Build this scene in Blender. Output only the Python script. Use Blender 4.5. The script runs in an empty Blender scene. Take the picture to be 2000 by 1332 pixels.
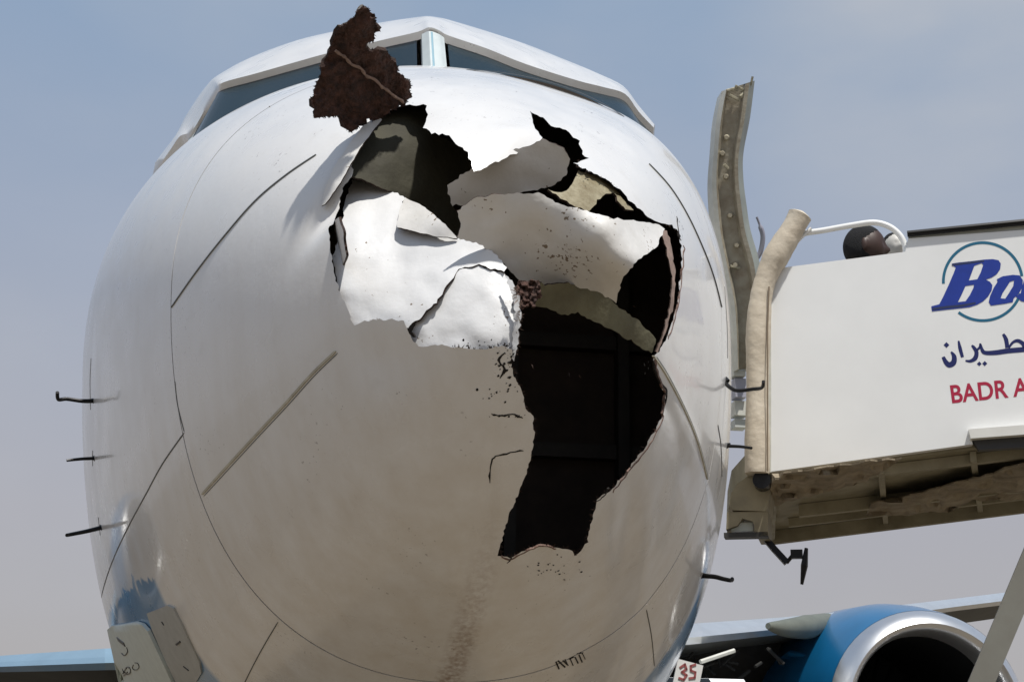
import bpy, bmesh, math, random
import numpy as np
from mathutils import Vector, Matrix, noise
from mathutils.bvhtree import BVHTree
from mathutils.geometry import delaunay_2d_cdt, intersect_line_plane
rad = math.radians
random.seed(7)
SC = bpy.context.scene
COL = SC.collection

# ------------------------------------------------------------ camera, sky, sun
FPX, PITCH, ROLL = 2815.3, 0.2883, 0.0169          # focal length in pixels of a 2000 px wide picture
CAMPOS = Vector((0, 0, 1.6))
_R = Vector((1, 0, 0)); _F = Vector((0, math.cos(PITCH), math.sin(PITCH))); _U = _R.cross(_F)
CF = _F; CR = _R * math.cos(ROLL) + _U * math.sin(ROLL); CU = -_R * math.sin(ROLL) + _U * math.cos(ROLL)
cam = bpy.data.objects.new('camera', bpy.data.cameras.new('camera')); COL.objects.link(cam)
cam.matrix_world = Matrix(((CR.x, CU.x, -CF.x, CAMPOS.x), (CR.y, CU.y, -CF.y, CAMPOS.y), (CR.z, CU.z, -CF.z, CAMPOS.z), (0, 0, 0, 1)))
cam.data.sensor_width = 36; cam.data.lens = FPX / 2000 * 36; cam.data.clip_end = 5000; cam.data.clip_start = .05
SC.camera = cam
def ray(px, py):
    return (CF + CR * ((px - 1000) / FPX) + CU * ((666 - py) / FPX))
SUN = Vector((0.20, -0.38, 0.88)).normalized()      # towards the sun
W = bpy.data.worlds.new('World'); SC.world = W; W.use_nodes = True
nt = W.node_tree; nt.nodes.clear()
N = nt.nodes.new; L = nt.links.new
out = N('ShaderNodeOutputWorld'); bg = N('ShaderNodeBackground'); bg.inputs['Strength'].default_value = .1
sky = N('ShaderNodeTexSky'); sky.sky_type = 'NISHITA'; sky.sun_disc = False
sky.sun_elevation = math.asin(SUN.z); sky.sun_rotation = math.atan2(SUN.x, SUN.y)
sky.dust_density = 3.0; sky.air_density = 1.0; sky.ozone_density = 1.5
tc = N('ShaderNodeTexCoord'); sep = N('ShaderNodeSeparateXYZ'); L(tc.outputs['Generated'], sep.inputs[0])
rmp = N('ShaderNodeValToRGB'); L(sep.outputs['Z'], rmp.inputs[0])
e = rmp.color_ramp.elements
e[0].position = 0.0; e[0].color = (.47, .445, .44, 1)
e[1].position = .9; e[1].color = (.14, .22, .36, 1)
for pos_, c_ in ((.16, (.45, .44, .475, 1)), (.34, (.38, .435, .545, 1)), (.5, (.29, .40, .56, 1))):
    q_ = e.new(pos_); q_.color = c_
ten = N('ShaderNodeVectorMath'); ten.operation = 'SCALE'; ten.inputs['Scale'].default_value = 10; L(rmp.outputs[0], ten.inputs[0])
mx = N('ShaderNodeMix'); mx.data_type = 'RGBA'; mx.inputs[0].default_value = .85
L(sky.outputs[0], mx.inputs[6]); L(ten.outputs[0], mx.inputs[7])
nz = N('ShaderNodeTexNoise'); nz.inputs['Scale'].default_value = 2.2; nz.inputs['Detail'].default_value = 5; nz.inputs['Roughness'].default_value = .5
mp = N('ShaderNodeMapping'); mp.inputs['Scale'].default_value = (1, 1, 2.2); mp.inputs['Location'].default_value = (.35, 0, .1); L(tc.outputs['Generated'], mp.inputs[0]); L(mp.outputs[0], nz.inputs[0])
cr = N('ShaderNodeMapRange'); cr.inputs[1].default_value = .45; cr.inputs[2].default_value = .8; cr.inputs[3].default_value = 0; cr.inputs[4].default_value = .5; L(nz.outputs[0], cr.inputs[0])
dt = N('ShaderNodeVectorMath'); dt.operation = 'DOT_PRODUCT'; L(tc.outputs['Generated'], dt.inputs[0]); cdir = ray(1850, 90).normalized(); dt.inputs[1].default_value = tuple(cdir)
cs = N('ShaderNodeMapRange'); cs.interpolation_type = 'SMOOTHSTEP'; cs.inputs[1].default_value = math.cos(rad(10)); cs.inputs[2].default_value = 1; cs.inputs[3].default_value = 0; cs.inputs[4].default_value = .9; L(dt.outputs['Value'], cs.inputs[0])
nz2 = N('ShaderNodeTexNoise'); nz2.inputs['Scale'].default_value = 7; nz2.inputs['Detail'].default_value = 6; L(mp.outputs[0], nz2.inputs[0])
cm_ = N('ShaderNodeMath'); cm_.operation = 'MULTIPLY'; L(cs.outputs[0], cm_.inputs[0]); L(nz2.outputs[0], cm_.inputs[1])
ca = N('ShaderNodeMath'); ca.operation = 'ADD'; ca.use_clamp = True; L(cr.outputs[0], ca.inputs[0]); L(cm_.outputs[0], ca.inputs[1])
mx2 = N('ShaderNodeMix'); mx2.data_type = 'RGBA'; L(ca.outputs[0], mx2.inputs[0]); L(mx.outputs[2], mx2.inputs[6]); mx2.inputs[7].default_value = (5.0, 5.2, 5.6, 1)
L(mx2.outputs[2], bg.inputs[0]); L(bg.outputs[0], out.inputs[0])
sl = bpy.data.lights.new('sun', 'SUN'); sl.energy = 4.3; sl.angle = rad(2.0); sl.color = (1, .965, .91)
so = bpy.data.objects.new('sun', sl); COL.objects.link(so); so.rotation_euler = SUN.to_track_quat('Z', 'Y').to_euler(); so.location = (5, -8, 30)
SC.view_settings.view_transform = 'Standard'; SC.view_settings.look = 'None'; SC.view_settings.exposure = 0; SC.view_settings.gamma = 1
SC.view_settings.use_curve_mapping = False
SC.render.resolution_x = 1024; SC.render.resolution_y = 681

# ------------------------------------------------------------ pixel <-> place helpers
def at_d(px, py, d): return CAMPOS + ray(px, py) * d
def project(P):
    v = P - CAMPOS; d = v.dot(CF)
    return 1000 + FPX * v.dot(CR) / d, 666 - FPX * v.dot(CU) / d, d
def on_plane(px, py, P0, n):
    r = ray(px, py); return CAMPOS + r * ((P0 - CAMPOS).dot(n) / r.dot(n))

# ------------------------------------------------------------ materials
def mat(name, rgb, rough=.5, metal=0, var=.0, vscale=6, bump=0, bscale=60, coat=0, rgb2=None, spec=.5, detail=5, bdist=.01, chips=0):
    m = bpy.data.materials.new(name); m.use_nodes = True
    t = m.node_tree; b = t.nodes['Principled BSDF']
    b.inputs['Base Color'].default_value = (*rgb, 1); b.inputs['Roughness'].default_value = rough; b.inputs['Metallic'].default_value = metal
    b.inputs['Coat Weight'].default_value = coat; b.inputs['Coat Roughness'].default_value = .06; b.inputs['Specular IOR Level'].default_value = spec
    c = t.nodes.new('ShaderNodeTexCoord')
    if var or rgb2:
        n = t.nodes.new('ShaderNodeTexNoise'); n.inputs['Scale'].default_value = vscale; n.inputs['Detail'].default_value = detail; n.inputs['Roughness'].default_value = .6
        t.links.new(c.outputs['Object'], n.inputs[0])
        r = t.nodes.new('ShaderNodeMapRange'); r.inputs[1].default_value = .32; r.inputs[2].default_value = .68; t.links.new(n.outputs[0], r.inputs[0])
        k = t.nodes.new('ShaderNodeMix'); k.data_type = 'RGBA'; t.links.new(r.outputs[0], k.inputs[0])
        a = rgb2 or tuple(x * (1 - var) for x in rgb)
        k.inputs[6].default_value = (*a, 1); k.inputs[7].default_value = (*rgb, 1); t.links.new(k.outputs[2], b.inputs['Base Color'])
    if chips:
        n3 = t.nodes.new('ShaderNodeTexNoise'); n3.inputs['Scale'].default_value = 75; n3.inputs['Detail'].default_value = 4; t.links.new(c.outputs['Object'], n3.inputs[0])
        n4 = t.nodes.new('ShaderNodeTexNoise'); n4.inputs['Scale'].default_value = 5; n4.inputs['Detail'].default_value = 2; t.links.new(c.outputs['Object'], n4.inputs[0])
        ad = t.nodes.new('ShaderNodeMath'); ad.operation = 'MULTIPLY_ADD'; ad.inputs[1].default_value = .7; t.links.new(n4.outputs[0], ad.inputs[0]); t.links.new(n3.outputs[0], ad.inputs[2])
        r3 = t.nodes.new('ShaderNodeMapRange'); r3.inputs[1].default_value = 1.10 - chips * .03; r3.inputs[2].default_value = 1.125 - chips * .03; t.links.new(ad.outputs[0], r3.inputs[0])
        k3 = t.nodes.new('ShaderNodeMix'); k3.data_type = 'RGBA'; t.links.new(r3.outputs[0], k3.inputs[0])
        src = b.inputs['Base Color'].links[0].from_socket if b.inputs['Base Color'].links else None
        if src: t.links.new(src, k3.inputs[6])
        else: k3.inputs[6].default_value = (*rgb, 1)
        k3.inputs[7].default_value = (.22, .17, .12, 1); t.links.new(k3.outputs[2], b.inputs['Base Color'])
    if bump:
        n2 = t.nodes.new('ShaderNodeTexNoise'); n2.inputs['Scale'].default_value = bscale; n2.inputs['Detail'].default_value = 4
        t.links.new(c.outputs['Object'], n2.inputs[0]); bp = t.nodes.new('ShaderNodeBump'); bp.inputs['Strength'].default_value = bump; bp.inputs['Distance'].default_value = bdist
        t.links.new(n2.outputs[0], bp.inputs['Height']); t.links.new(bp.outputs[0], b.inputs['Normal'])
    return m

# ------------------------------------------------------------ object helpers
def put(o, parent=None, label=None, cat=None, group=None, kind=None):
    COL.objects.link(o)
    if parent is not None: o.parent = parent
    if label: o['label'] = label
    if cat: o['category'] = cat
    if group: o['group'] = group
    if kind: o['kind'] = kind
    return o
def mesh(name, V, Fs, mats, parent=None, smooth=False, mi=None, sharp=None, **k):
    me = bpy.data.meshes.new(name); me.from_pydata([tuple(v) for v in V], [], [tuple(f) for f in Fs])
    for m in (mats if isinstance(mats, (list, tuple)) else [mats]): me.materials.append(m)
    if mi is not None: me.polygons.foreach_set('material_index', mi)
    if smooth: me.shade_smooth()
    if sharp: me.set_sharp_from_angle(angle=rad(sharp))
    if me.validate(verbose=False): print('INVALID', name)
    me.update()
    return put(bpy.data.objects.new(name, me), parent, **k)
def empty(name, loc, rz=0, **k):
    o = bpy.data.objects.new(name, None); o.empty_display_size = .3; o.location = loc; o.rotation_euler = (0, 0, rz)
    return put(o, **k)
class MB:
    def __init__(s): s.v = []; s.f = []; s.m = []
    def add(s, V, Fs, mi=0):
        n = len(s.v); s.v += [Vector(v) for v in V]; s.f += [tuple(i + n for i in f) for f in Fs]; s.m += [mi] * len(Fs); return s
    def hexa(s, P, mi=0):           # 4 bottom + 4 top
        return s.add(P, [(3, 2, 1, 0), (4, 5, 6, 7), (0, 1, 5, 4), (1, 2, 6, 5), (2, 3, 7, 6), (3, 0, 4, 7)], mi)
    def box(s, c, x, y, z, mi=0):   # centre and three half vectors
        c, x, y, z = map(Vector, (c, x, y, z))
        return s.hexa([c - x - y - z, c + x - y - z, c + x + y - z, c - x + y - z, c - x - y + z, c + x - y + z, c + x + y + z, c - x + y + z], mi)
    def tube(s, pts, r, seg=10, mi=0, caps=True, flat=1.0):
        pts = [Vector(p) for p in pts]; rs = r if isinstance(r, (list, tuple)) else [r] * len(pts)
        n0 = len(s.v); T = (pts[1] - pts[0]).normalized(); a = T.orthogonal().normalized()
        for i, p in enumerate(pts):
            t = (pts[min(i + 1, len(pts) - 1)] - pts[max(i - 1, 0)]).normalized()
            a = (a - t * a.dot(t)).normalized(); b = t.cross(a)
            for k in range(seg):
                an = 2 * math.pi * k / seg; s.v.append(p + a * (rs[i] * math.cos(an)) + b * (rs[i] * math.sin(an) * flat))
        for i in range(len(pts) - 1):
            for k in range(seg):
                k2 = (k + 1) % seg; s.f.append((n0 + i * seg + k, n0 + i * seg + k2, n0 + (i + 1) * seg + k2, n0 + (i + 1) * seg + k)); s.m.append(mi)
        if caps:
            s.f.append(tuple(n0 + k for k in range(seg))[::-1]); s.f.append(tuple(n0 + (len(pts) - 1) * seg + k for k in range(seg))); s.m += [mi, mi]
        return s
    def build(s, name, mats, parent=None, smooth=False, inv=None, **k):
        if not s.f: print('EMPTY', name); return None
        V = s.v if inv is None else [inv @ v for v in s.v]
        return mesh(name, V, s.f, mats, parent, smooth, s.m, sharp=40 if smooth else None, **k)
def spline(P, n=8):
    P = [Vector(p) for p in P]; o = []
    for i in range(len(P) - 1):
        a = P[max(i - 1, 0)]; b = P[i]; c = P[i + 1]; d = P[min(i + 2, len(P) - 1)]
        for k in range(n):
            t = k / n; o.append(.5 * ((2 * b) + (c - a) * t + (2 * a - 5 * b + 4 * c - d) * t * t + (3 * b - a - 3 * c + d) * t ** 3))
    o.append(P[-1]); return o
def jag(poly, amp=3.0, step=7, seed=1, closed=True):
    rnd = random.Random(seed); o = []; n = len(poly)
    for i in range(n if closed else n - 1):
        a = Vector(poly[i][:2]); b = Vector(poly[(i + 1) % n][:2]); Ls = (b - a).length; m = max(1, int(Ls / step)); d = (b - a) / max(Ls, 1e-6); nn = Vector((-d.y, d.x))
        for k in range(m):
            p = a + (b - a) * (k / m)
            if k or True: p = p + nn * (rnd.gauss(0, .55) * amp) + nn * (amp * 1.2 * noise.noise(Vector((p.x / 16, p.y / 16, seed)))) + d * rnd.uniform(-.3, .3) * step * .6
            o.append((p.x, p.y))
    if not closed: o.append(tuple(poly[-1][:2]))
    return o
def fill(poly, step):
    """constrained triangulation of a pixel polygon with interior points"""
    P = [Vector(p) for p in poly]; n = len(P)
    xs = [p.x for p in P]; ys = [p.y for p in P]
    pa = np.array([(p.x, p.y) for p in P]); pb = np.roll(pa, -1, 0)
    gx = np.arange(min(xs) + step / 2, max(xs), step); gy = np.arange(min(ys) + step / 2, max(ys), step)
    pts = []
    for j, y in enumerate(gy):
        for x in gx + (step / 2 if j % 2 else 0):
            c = ((pa[:, 1] > y) != (pb[:, 1] > y)); den = np.where(pb[:, 1] == pa[:, 1], 1e-9, pb[:, 1] - pa[:, 1])
            ins = np.sum(c & (x < (pb[:, 0] - pa[:, 0]) * (y - pa[:, 1]) / den + pa[:, 0])) % 2
            if ins and np.min((pa[:, 0] - x) ** 2 + (pa[:, 1] - y) ** 2) > (step * .45) ** 2: pts.append(Vector((x, y)))
    r = delaunay_2d_cdt(P + pts, [], [list(range(n))], 1, 1e-4)
    return r[0], [tuple(f) for f in r[2]]

# ------------------------------------------------------------ aircraft frame and hull shape
YAW, DIST = 0.1436, 3.861
TIP = ray(992.9, 489.9).normalized() * DIST + CAMPOS
NZ = TIP.z
plane_e = empty('airliner', (TIP.x, TIP.y, 0), YAW, label='white airliner with its nose crushed and torn open, blue engines under the wing', cat='airliner')
M0 = Matrix.Translation((TIP.x, TIP.y, 0)) @ Matrix.Rotation(YAW, 4, 'Z'); MI = M0.inverted()
CAML = MI @ CAMPOS
HW, HL, HQ, HB, HT, SR, QZ, ZM, QB = 1.8356, 5.5116, .6637, 1.7414, 2.2475, 1.2916, .6909, .5944, .5696
HH = [.0017, -.0009, -.0207, -.0006, -.0169, .0137, -.0328, -.0095, -.0013, .0017]
def hull_np(s, t):
    x = np.clip(s / HL, 0, 1); g = 1 - (1 - x) ** 2
    hw = HW * g ** HQ; zt = HT * g ** QZ; zb = -HB * g ** QB
    tail = np.clip((s - 22) / 14, 0, 1) ** 1.5
    hw = hw * (1 - .93 * tail); zb = zb * (1 - tail) + (HT - .25) * tail
    z0 = np.clip(ZM * g, zb * .9, zt * .9); z0 = np.where(tail > 0, (zt + zb) / 2 * tail + z0 * (1 - tail), z0)
    c, sn = np.cos(t), np.sin(t)
    u = hw * c; w = np.where(sn > 0, z0 + (zt - z0) * sn, z0 + (z0 - zb) * sn)
    m = 1.
    for k in range(5): m = m + g ** .5 * (HH[2 * k] * np.cos((k + 1) * t) + HH[2 * k + 1] * np.sin((k + 1) * t))
    u = u * m; w = z0 + (w - z0) * m
    return np.stack([u, s + 0 * u, w + NZ], -1)
def grid_hull(ss, nth):
    th = np.linspace(0, 2 * np.pi, nth, endpoint=False); S, T = np.meshgrid(ss, th, indexing='ij')
    return hull_np(S, T)
def grid_faces(nr, nth, off=0, flip=False):
    F = []
    for i in range(nr - 1):
        for k in range(nth):
            k2 = (k + 1) % nth; f = (off + i * nth + k, off + (i + 1) * nth + k, off + (i + 1) * nth + k2, off + i * nth + k2)
            F.append(f[::-1] if flip else f)
    return F
_g = grid_hull(np.concatenate([SR * 4 * np.linspace(.00002, 1, 110) ** 2, np.linspace(5.6, 24, 12)]), 200)
BV = BVHTree.FromPolygons([tuple(v) for v in _g.reshape(-1, 3)], grid_faces(_g.shape[0], 200))
def hit(px, py):
    """local point and outward normal of the undamaged hull seen at a pixel, or None"""
    d = (MI.to_3x3() @ ray(px, py)); dn = d.normalized(); r = BV.ray_cast(CAML, dn)
    if r[0] is None: return None
    n = r[1]; n = n if n.dot(dn) < 0 else -n
    return r[0], n
def hdepth(px, py):
    h = hit(px, py)
    return None if h is None else (M0 @ h[0] - CAMPOS).dot(CF)
def at_s(px, py, s):
    d = MI.to_3x3() @ ray(px, py); return CAML + d * ((s - CAML.y) / d.y)

# ------------------------------------------------------------ dents pressed into the hull (pixel centre, radii, depth, turn)
DENTS = [(975, 318, 120, 34, .055, -8), (1010, 262, 60, 22, -.012, -5), (662, 372, 18, 90, .05, 33), (700, 300, 14, 70, .02, 33), (1180, 310, 60, 40, .01, 30),
         (1225, 1010, 18, 120, .010, 8), (1262, 1050, 14, 130, -.008, 5), (1150, 1180, 40, 120, .010, 10), (1345, 640, 26, 110, .008, 0),
         (960, 980, 10, 120, .006, 3), (900, 800, 120, 120, .012, 0), (760, 700, 90, 60, .012, 0), (1300, 780, 14, 70, .012, -20), (1340, 850, 18, 90, -.01, -22), (1110, 175, 140, 60, .035, 25), (935, 125, 120, 40, .014, 5)]
def dent(V):
    """V: local points (n,3); returns inward displacement for each"""
    A = np.array(M0.to_3x3()); P = V @ A.T + np.array(M0.translation) - np.array(CAMPOS)
    d = P @ np.array(CF); px = 1000 + FPX * (P @ np.array(CR)) / d; py = 666 - FPX * (P @ np.array(CU)) / d
    o = np.zeros(len(V))
    for (cx, cy, rx, ry, dep, an) in DENTS:
        c, s = math.cos(rad(an)), math.sin(rad(an)); x = (px - cx) * c + (py - cy) * s; y = -(px - cx) * s + (py - cy) * c
        o += dep * np.exp(-(x / rx) ** 2 - (y / ry) ** 2)
    return o

# ------------------------------------------------------------ hull materials
def hull_material():
    m = bpy.data.materials.new('white_aircraft_paint'); m.use_nodes = True; t = m.node_tree; b = t.nodes['Principled BSDF']
    nn = t.nodes.new; ll = t.links.new
    c = nn('ShaderNodeTexCoord'); sp = nn('ShaderNodeSeparateXYZ'); ll(c.outputs['Object'], sp.inputs[0])
    def noi(scale, det=5, vec=None, mapping=None, rough=.55):
        n = nn('ShaderNodeTexNoise'); n.inputs['Scale'].default_value = scale; n.inputs['Detail'].default_value = det; n.inputs['Roughness'].default_value = rough
        if mapping:
            mm = nn('ShaderNodeMapping'); mm.inputs['Scale'].default_value = mapping; ll(c.outputs['Object'], mm.inputs[0]); ll(mm.outputs[0], n.inputs[0])
        else: ll(c.outputs['Object'], n.inputs[0])
        return n.outputs[0]
    def rng(x, a, b_, c_=0, d=1):
        r = nn('ShaderNodeMapRange'); r.inputs[1].default_value = a; r.inputs[2].default_value = b_; r.inputs[3].default_value = c_; r.inputs[4].default_value = d; ll(x, r.inputs[0]); return r.outputs[0]
    def mul(a, b_, op='MULTIPLY'):
        q = nn('ShaderNodeMath'); q.operation = op
        for i, z in enumerate((a, b_)):
            if isinstance(z, (int, float)): q.inputs[i].default_value = z
            else: ll(z, q.inputs[i])
        return q.outputs[0]
    def mix(f, a, b_):
        q = nn('ShaderNodeMix'); q.data_type = 'RGBA'
        if isinstance(f, float): q.inputs[0].default_value = f
        else: ll(f, q.inputs[0])
        for i, z in ((6, a), (7, b_)):
            if isinstance(z, tuple): q.inputs[i].default_value = (*z, 1)
            else: ll(z, q.inputs[i])
        return q.outputs[2]
    X, Y, Z = sp.outputs
    base = mix(rng(noi(1.2), .3, .75), (.765, .76, .745), (.81, .80, .78))
    # grime streaks; the stronger tan low on the nose paints in shade and ground bounce
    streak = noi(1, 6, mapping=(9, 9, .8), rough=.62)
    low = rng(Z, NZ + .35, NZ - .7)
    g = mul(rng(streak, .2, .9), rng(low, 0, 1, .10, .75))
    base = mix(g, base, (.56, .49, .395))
    g2 = mul(rng(noi(14, 6), .58, .85), .25); base = mix(g2, base, (.5, .46, .4))
    # one brown run below the tear
    cx, cz = RUST
    dx = mul(mul(X, cx, 'SUBTRACT'), mul(mul(Z, cz, 'SUBTRACT'), .10), 'SUBTRACT')
    w = mul(dx, dx); run = mul(rng(w, .0, .0032, 1, 0), rng(Z, cz + .12, cz - .35)); run = mul(run, rng(noi(22, 5, mapping=(2.5, 2.5, .5)), .35, .62))
    base = mix(mul(run, .75), base, (.24, .14, .075))
    # speckled chips next to the tear
    chips = mul(rng(noi(70, 3), .66, .70), rng(noi(3.2, 2), .56, .62)); base = mix(mul(chips, .6), base, (.1, .07, .05))
    # blue belly colour of the livery, its edge ragged with scuffs
    edge = mul(Z, mul(noi(9, 5), .25), 'ADD'); b1 = rng(edge, BLUEZ + .02, BLUEZ); b2 = rng(Y, 2.05, 2.1)
    base = mix(mul(b1, b2), base, (.11, .25, .43))
    ll(base, b.inputs['Base Color']); ll(rng(noi(5, 4), .3, .7, .22, .42), b.inputs['Roughness'])
    b.inputs['Coat Weight'].default_value = .5; b.inputs['Coat Roughness'].default_value = .08
    bp = nn('ShaderNodeBump'); bp.inputs['Strength'].default_value = .25; bp.inputs['Distance'].default_value = .012; ll(noi(5, 3, mapping=(1, 1, .6)), bp.inputs['Height'])
    bp2 = nn('ShaderNodeBump'); bp2.inputs['Strength'].default_value = .12; bp2.inputs['Distance'].default_value = .003; ll(noi(60, 3), bp2.inputs['Height']); ll(bp.outputs[0], bp2.inputs['Normal']); ll(bp2.outputs[0], b.inputs['Normal'])
    return m
_r = hit(950, 1090)[0]; RUST = (_r.x, _r.z)
_b = hit(250, 1120)[0]; BLUEZ = _b.z + .05
print('BLUE', _b, 'RUST', _r, hit(1372, 1100))
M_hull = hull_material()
M_strip2 = mat('diverter_grey', (.13, .14, .14), .5)
M_fibre = mat('torn_fibre', (.055, .028, .018), .9, var=.8, vscale=45, bump=.8, bscale=120)
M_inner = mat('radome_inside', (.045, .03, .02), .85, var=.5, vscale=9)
M_dark = mat('sealant_dark', (.035, .035, .035), .6)
M_strip = mat('diverter_metal', (.55, .52, .42), .45, metal=.3, var=.3, vscale=20)
M_shard = mat('cracked_white_laminate', (.78, .78, .775), .4, var=.07, vscale=7, bump=.25, bscale=22, coat=.1, chips=1)
M_shard2 = mat('shaded_white_laminate', (.76, .745, .715), .5, rgb2=(.68, .66, .62), vscale=8, bump=.3, bscale=22, chips=1.2)  # greyer copy of the white laminate, shade put into its colour
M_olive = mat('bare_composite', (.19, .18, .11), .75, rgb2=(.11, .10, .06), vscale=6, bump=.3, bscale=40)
M_yellow = mat('torn_core', (.36, .32, .21), .6, rgb2=(.18, .14, .07), vscale=14, bump=.5, bscale=60)
M_pink = mat('torn_edge_tape', (.40, .28, .22), .55, var=.5, vscale=30)
M_glass = mat('cockpit_glass', (.018, .034, .045), .25, spec=.3)
M_frame = mat('window_frame_paint', (.6, .66, .66), .4, var=.15)

# ------------------------------------------------------------ radome shell, closed, then cut open
HOLE = [(735, 232), (762, 215), (800, 205), (832, 207), (836, 225), (826, 250), (850, 262), (876, 266), (897, 285), (914, 297), (921, 320), (925, 335), (950, 326), (996, 303), (1032, 293),
        (1056, 278), (1060, 268), (1045, 252), (1034, 217), (1060, 232), (1076, 245), (1105, 255), (1130, 275), (1138, 302), (1151, 308), (1135, 316), (1121, 318), (1132, 326), (1160, 338), (1186, 350),
        (1216, 374), (1240, 400), (1266, 424), (1292, 438), (1312, 440), (1326, 455), (1331, 480), (1332, 520), (1327, 570), (1317, 620), (1300, 665), (1283, 690), (1276, 702), (1284, 730), (1300, 770),
        (1296, 806), (1280, 840), (1255, 880), (1225, 922), (1192, 958), (1166, 975), (1160, 1000), (1150, 1038), (1147, 1058), (1136, 1075), (1122, 1086), (1117, 1074), (1086, 1070), (1060, 1063),
        (1030, 1074), (997, 1089), (975, 1085), (976, 1068), (986, 1030), (1000, 990), (1021, 940), (1036, 900), (1044, 850), (1041, 812), (1026, 800), (1021, 770), (1006, 740), (997, 705), (1001, 682),
        (980, 674), (950, 683), (915, 681), (880, 677), (850, 674), (815, 677), (805, 660), (795, 645), (790, 627), (760, 624), (730, 624), (700, 633), (690, 636), (676, 600), (663, 572), (652, 530),
        (644, 480), (642, 442), (655, 432), (662, 400), (670, 368), (688, 345), (690, 312), (700, 283), (716, 254)]
HOLEJ = jag(HOLE, 2.2, 6, 3)
NTH, NRI = 400, 120
ss = SR * (np.linspace(.0, 1, NRI)) ** 1.6; ss[0] = 1e-5
G = grid_hull(ss, NTH)[1:]
ctr = np.array([[0, s_, NZ + ZM * .5 * (1 - (1 - min(s_ / HL, 1)) ** 2)] for s_ in ss[1:]])
def vnorm(Gr):
    a = np.roll(Gr, -1, 1) - np.roll(Gr, 1, 1); b = np.gradient(Gr, axis=0); n = np.cross(b, a); n /= np.linalg.norm(n, axis=-1, keepdims=True) + 1e-12
    c = Gr.mean(1, keepdims=True) + np.array([0, .4, 0]); sg = np.sign(((Gr - c) * n).sum(-1, keepdims=True)); return n * sg
def shell(G, th):
    nr = G.shape[0]; n = vnorm(G); d = dent(G.reshape(-1, 3)).reshape(G.shape[:2])[..., None]; O = G - n * d; I = O - n * th
    V = np.concatenate([O.reshape(-1, 3), I.reshape(-1, 3)]); F = grid_faces(nr, NTH); mi = [0] * len(F); f2 = grid_faces(nr, NTH, nr * NTH, True); F += f2; mi += [2] * len(f2)
    off = nr * NTH
    for k in range(NTH):
        k2 = (k + 1) % NTH; b0 = (nr - 1) * NTH; F.append((b0 + k2, b0 + k, off + b0 + k, off + b0 + k2)[::-1]); mi.append(1)
    V = V.tolist(); tipo = V[:NTH]; ti = np.mean(np.array(V[:NTH]), 0); tin = np.mean(np.array(V[off:off + NTH]), 0)
    V.append(ti.tolist()); V.append(tin.tolist()); a = len(V) - 2
    for k in range(NTH):
        k2 = (k + 1) % NTH; F.append((a, k, k2)); mi.append(0); F.append((a + 1, off + k2, off + k)); mi.append(2)
    return V, F, mi
V, Fs, mi = shell(G, .014)
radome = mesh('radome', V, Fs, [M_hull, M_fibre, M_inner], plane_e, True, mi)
bm = bmesh.new(); bm.from_mesh(radome.data); bmesh.ops.recalc_face_normals(bm, faces=bm.faces); bm.to_mesh(radome.data); bm.free()
# cutter follows the hull along the line of the tear
P2, F2 = fill(HOLEJ, 24)
nb = len(HOLEJ)
fr, bk = [], []
for p in P2:
    dd = hdepth(p.x, p.y); fr.append(MI @ at_d(p.x, p.y, dd - .16)); bk.append(MI @ at_d(p.x, p.y, dd + .24))
n2 = len(P2)
bm = bmesh.new(); vv = [bm.verts.new(v) for v in fr + bk]
ed = {}
for f in F2:
    bm.faces.new([vv[i] for i in f]); bm.faces.new([vv[i + n2] for i in f[::-1]])
    for i in range(len(f)):
        a, b = f[i], f[(i + 1) % len(f)]; ed[(a, b)] = ed.get((a, b), 0) + 1
for (a, b) in ed:
    if (b, a) not in ed: bm.faces.new([vv[b], vv[a], vv[a + n2], vv[b + n2]])
bmesh.ops.recalc_face_normals(bm, faces=bm.faces)
cm = bpy.data.meshes.new('cut'); 
for m_ in (M_hull, M_fibre, M_inner): cm.materials.append(m_)
bm.to_mesh(cm); bm.free()
cm.polygons.foreach_set('material_index', [1] * len(cm.polygons))
cut = bpy.data.objects.new('cut', cm); COL.objects.link(cut); cut.parent = plane_e
bo = radome.modifiers.new('cut', 'BOOLEAN'); bo.operation = 'DIFFERENCE'; bo.object = cut; bo.solver = 'EXACT'
bpy.context.view_layer.update()
dg = bpy.context.evaluated_depsgraph_get(); me2 = bpy.data.meshes.new_from_object(radome.evaluated_get(dg)); me2.name = 'radome'
print('RADOME', len(radome.data.polygons), '->', len(me2.polygons))
radome.modifiers.clear(); radome.data = me2; bpy.data.objects.remove(cut)
me2.shade_smooth(); me2.set_sharp_from_angle(angle=rad(38))

# fuselage behind the seam
sf = np.concatenate([np.linspace(SR + .007, 6, 90), np.linspace(6.3, 36, 34)])
Gf = grid_hull(sf, 256)
lift = (np.clip((sf - 3.3) / 2.2, 0, 1) ** 2 * (3 - 2 * np.clip((sf - 3.3) / 2.2, 0, 1))) * .30
topf = np.clip((Gf[..., 2] - NZ - .6) / 1.6, 0, None) ** 1.5; Gf[..., 2] += lift[:, None] * topf
nf = vnorm(Gf); Gf = Gf - nf * dent(Gf.reshape(-1, 3)).reshape(Gf.shape[:2])[..., None]
lip = Gf[0] - nf[0] * .03 + np.array([0, .004, 0]); Va = np.concatenate([lip[None], Gf]); 
mesh('fuselage', Va.reshape(-1, 3).tolist(), grid_faces(Va.shape[0], 256) + [tuple((Va.shape[0] - 1) * 256 + k for k in range(256))], M_hull, plane_e, True, sharp=40)
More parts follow.
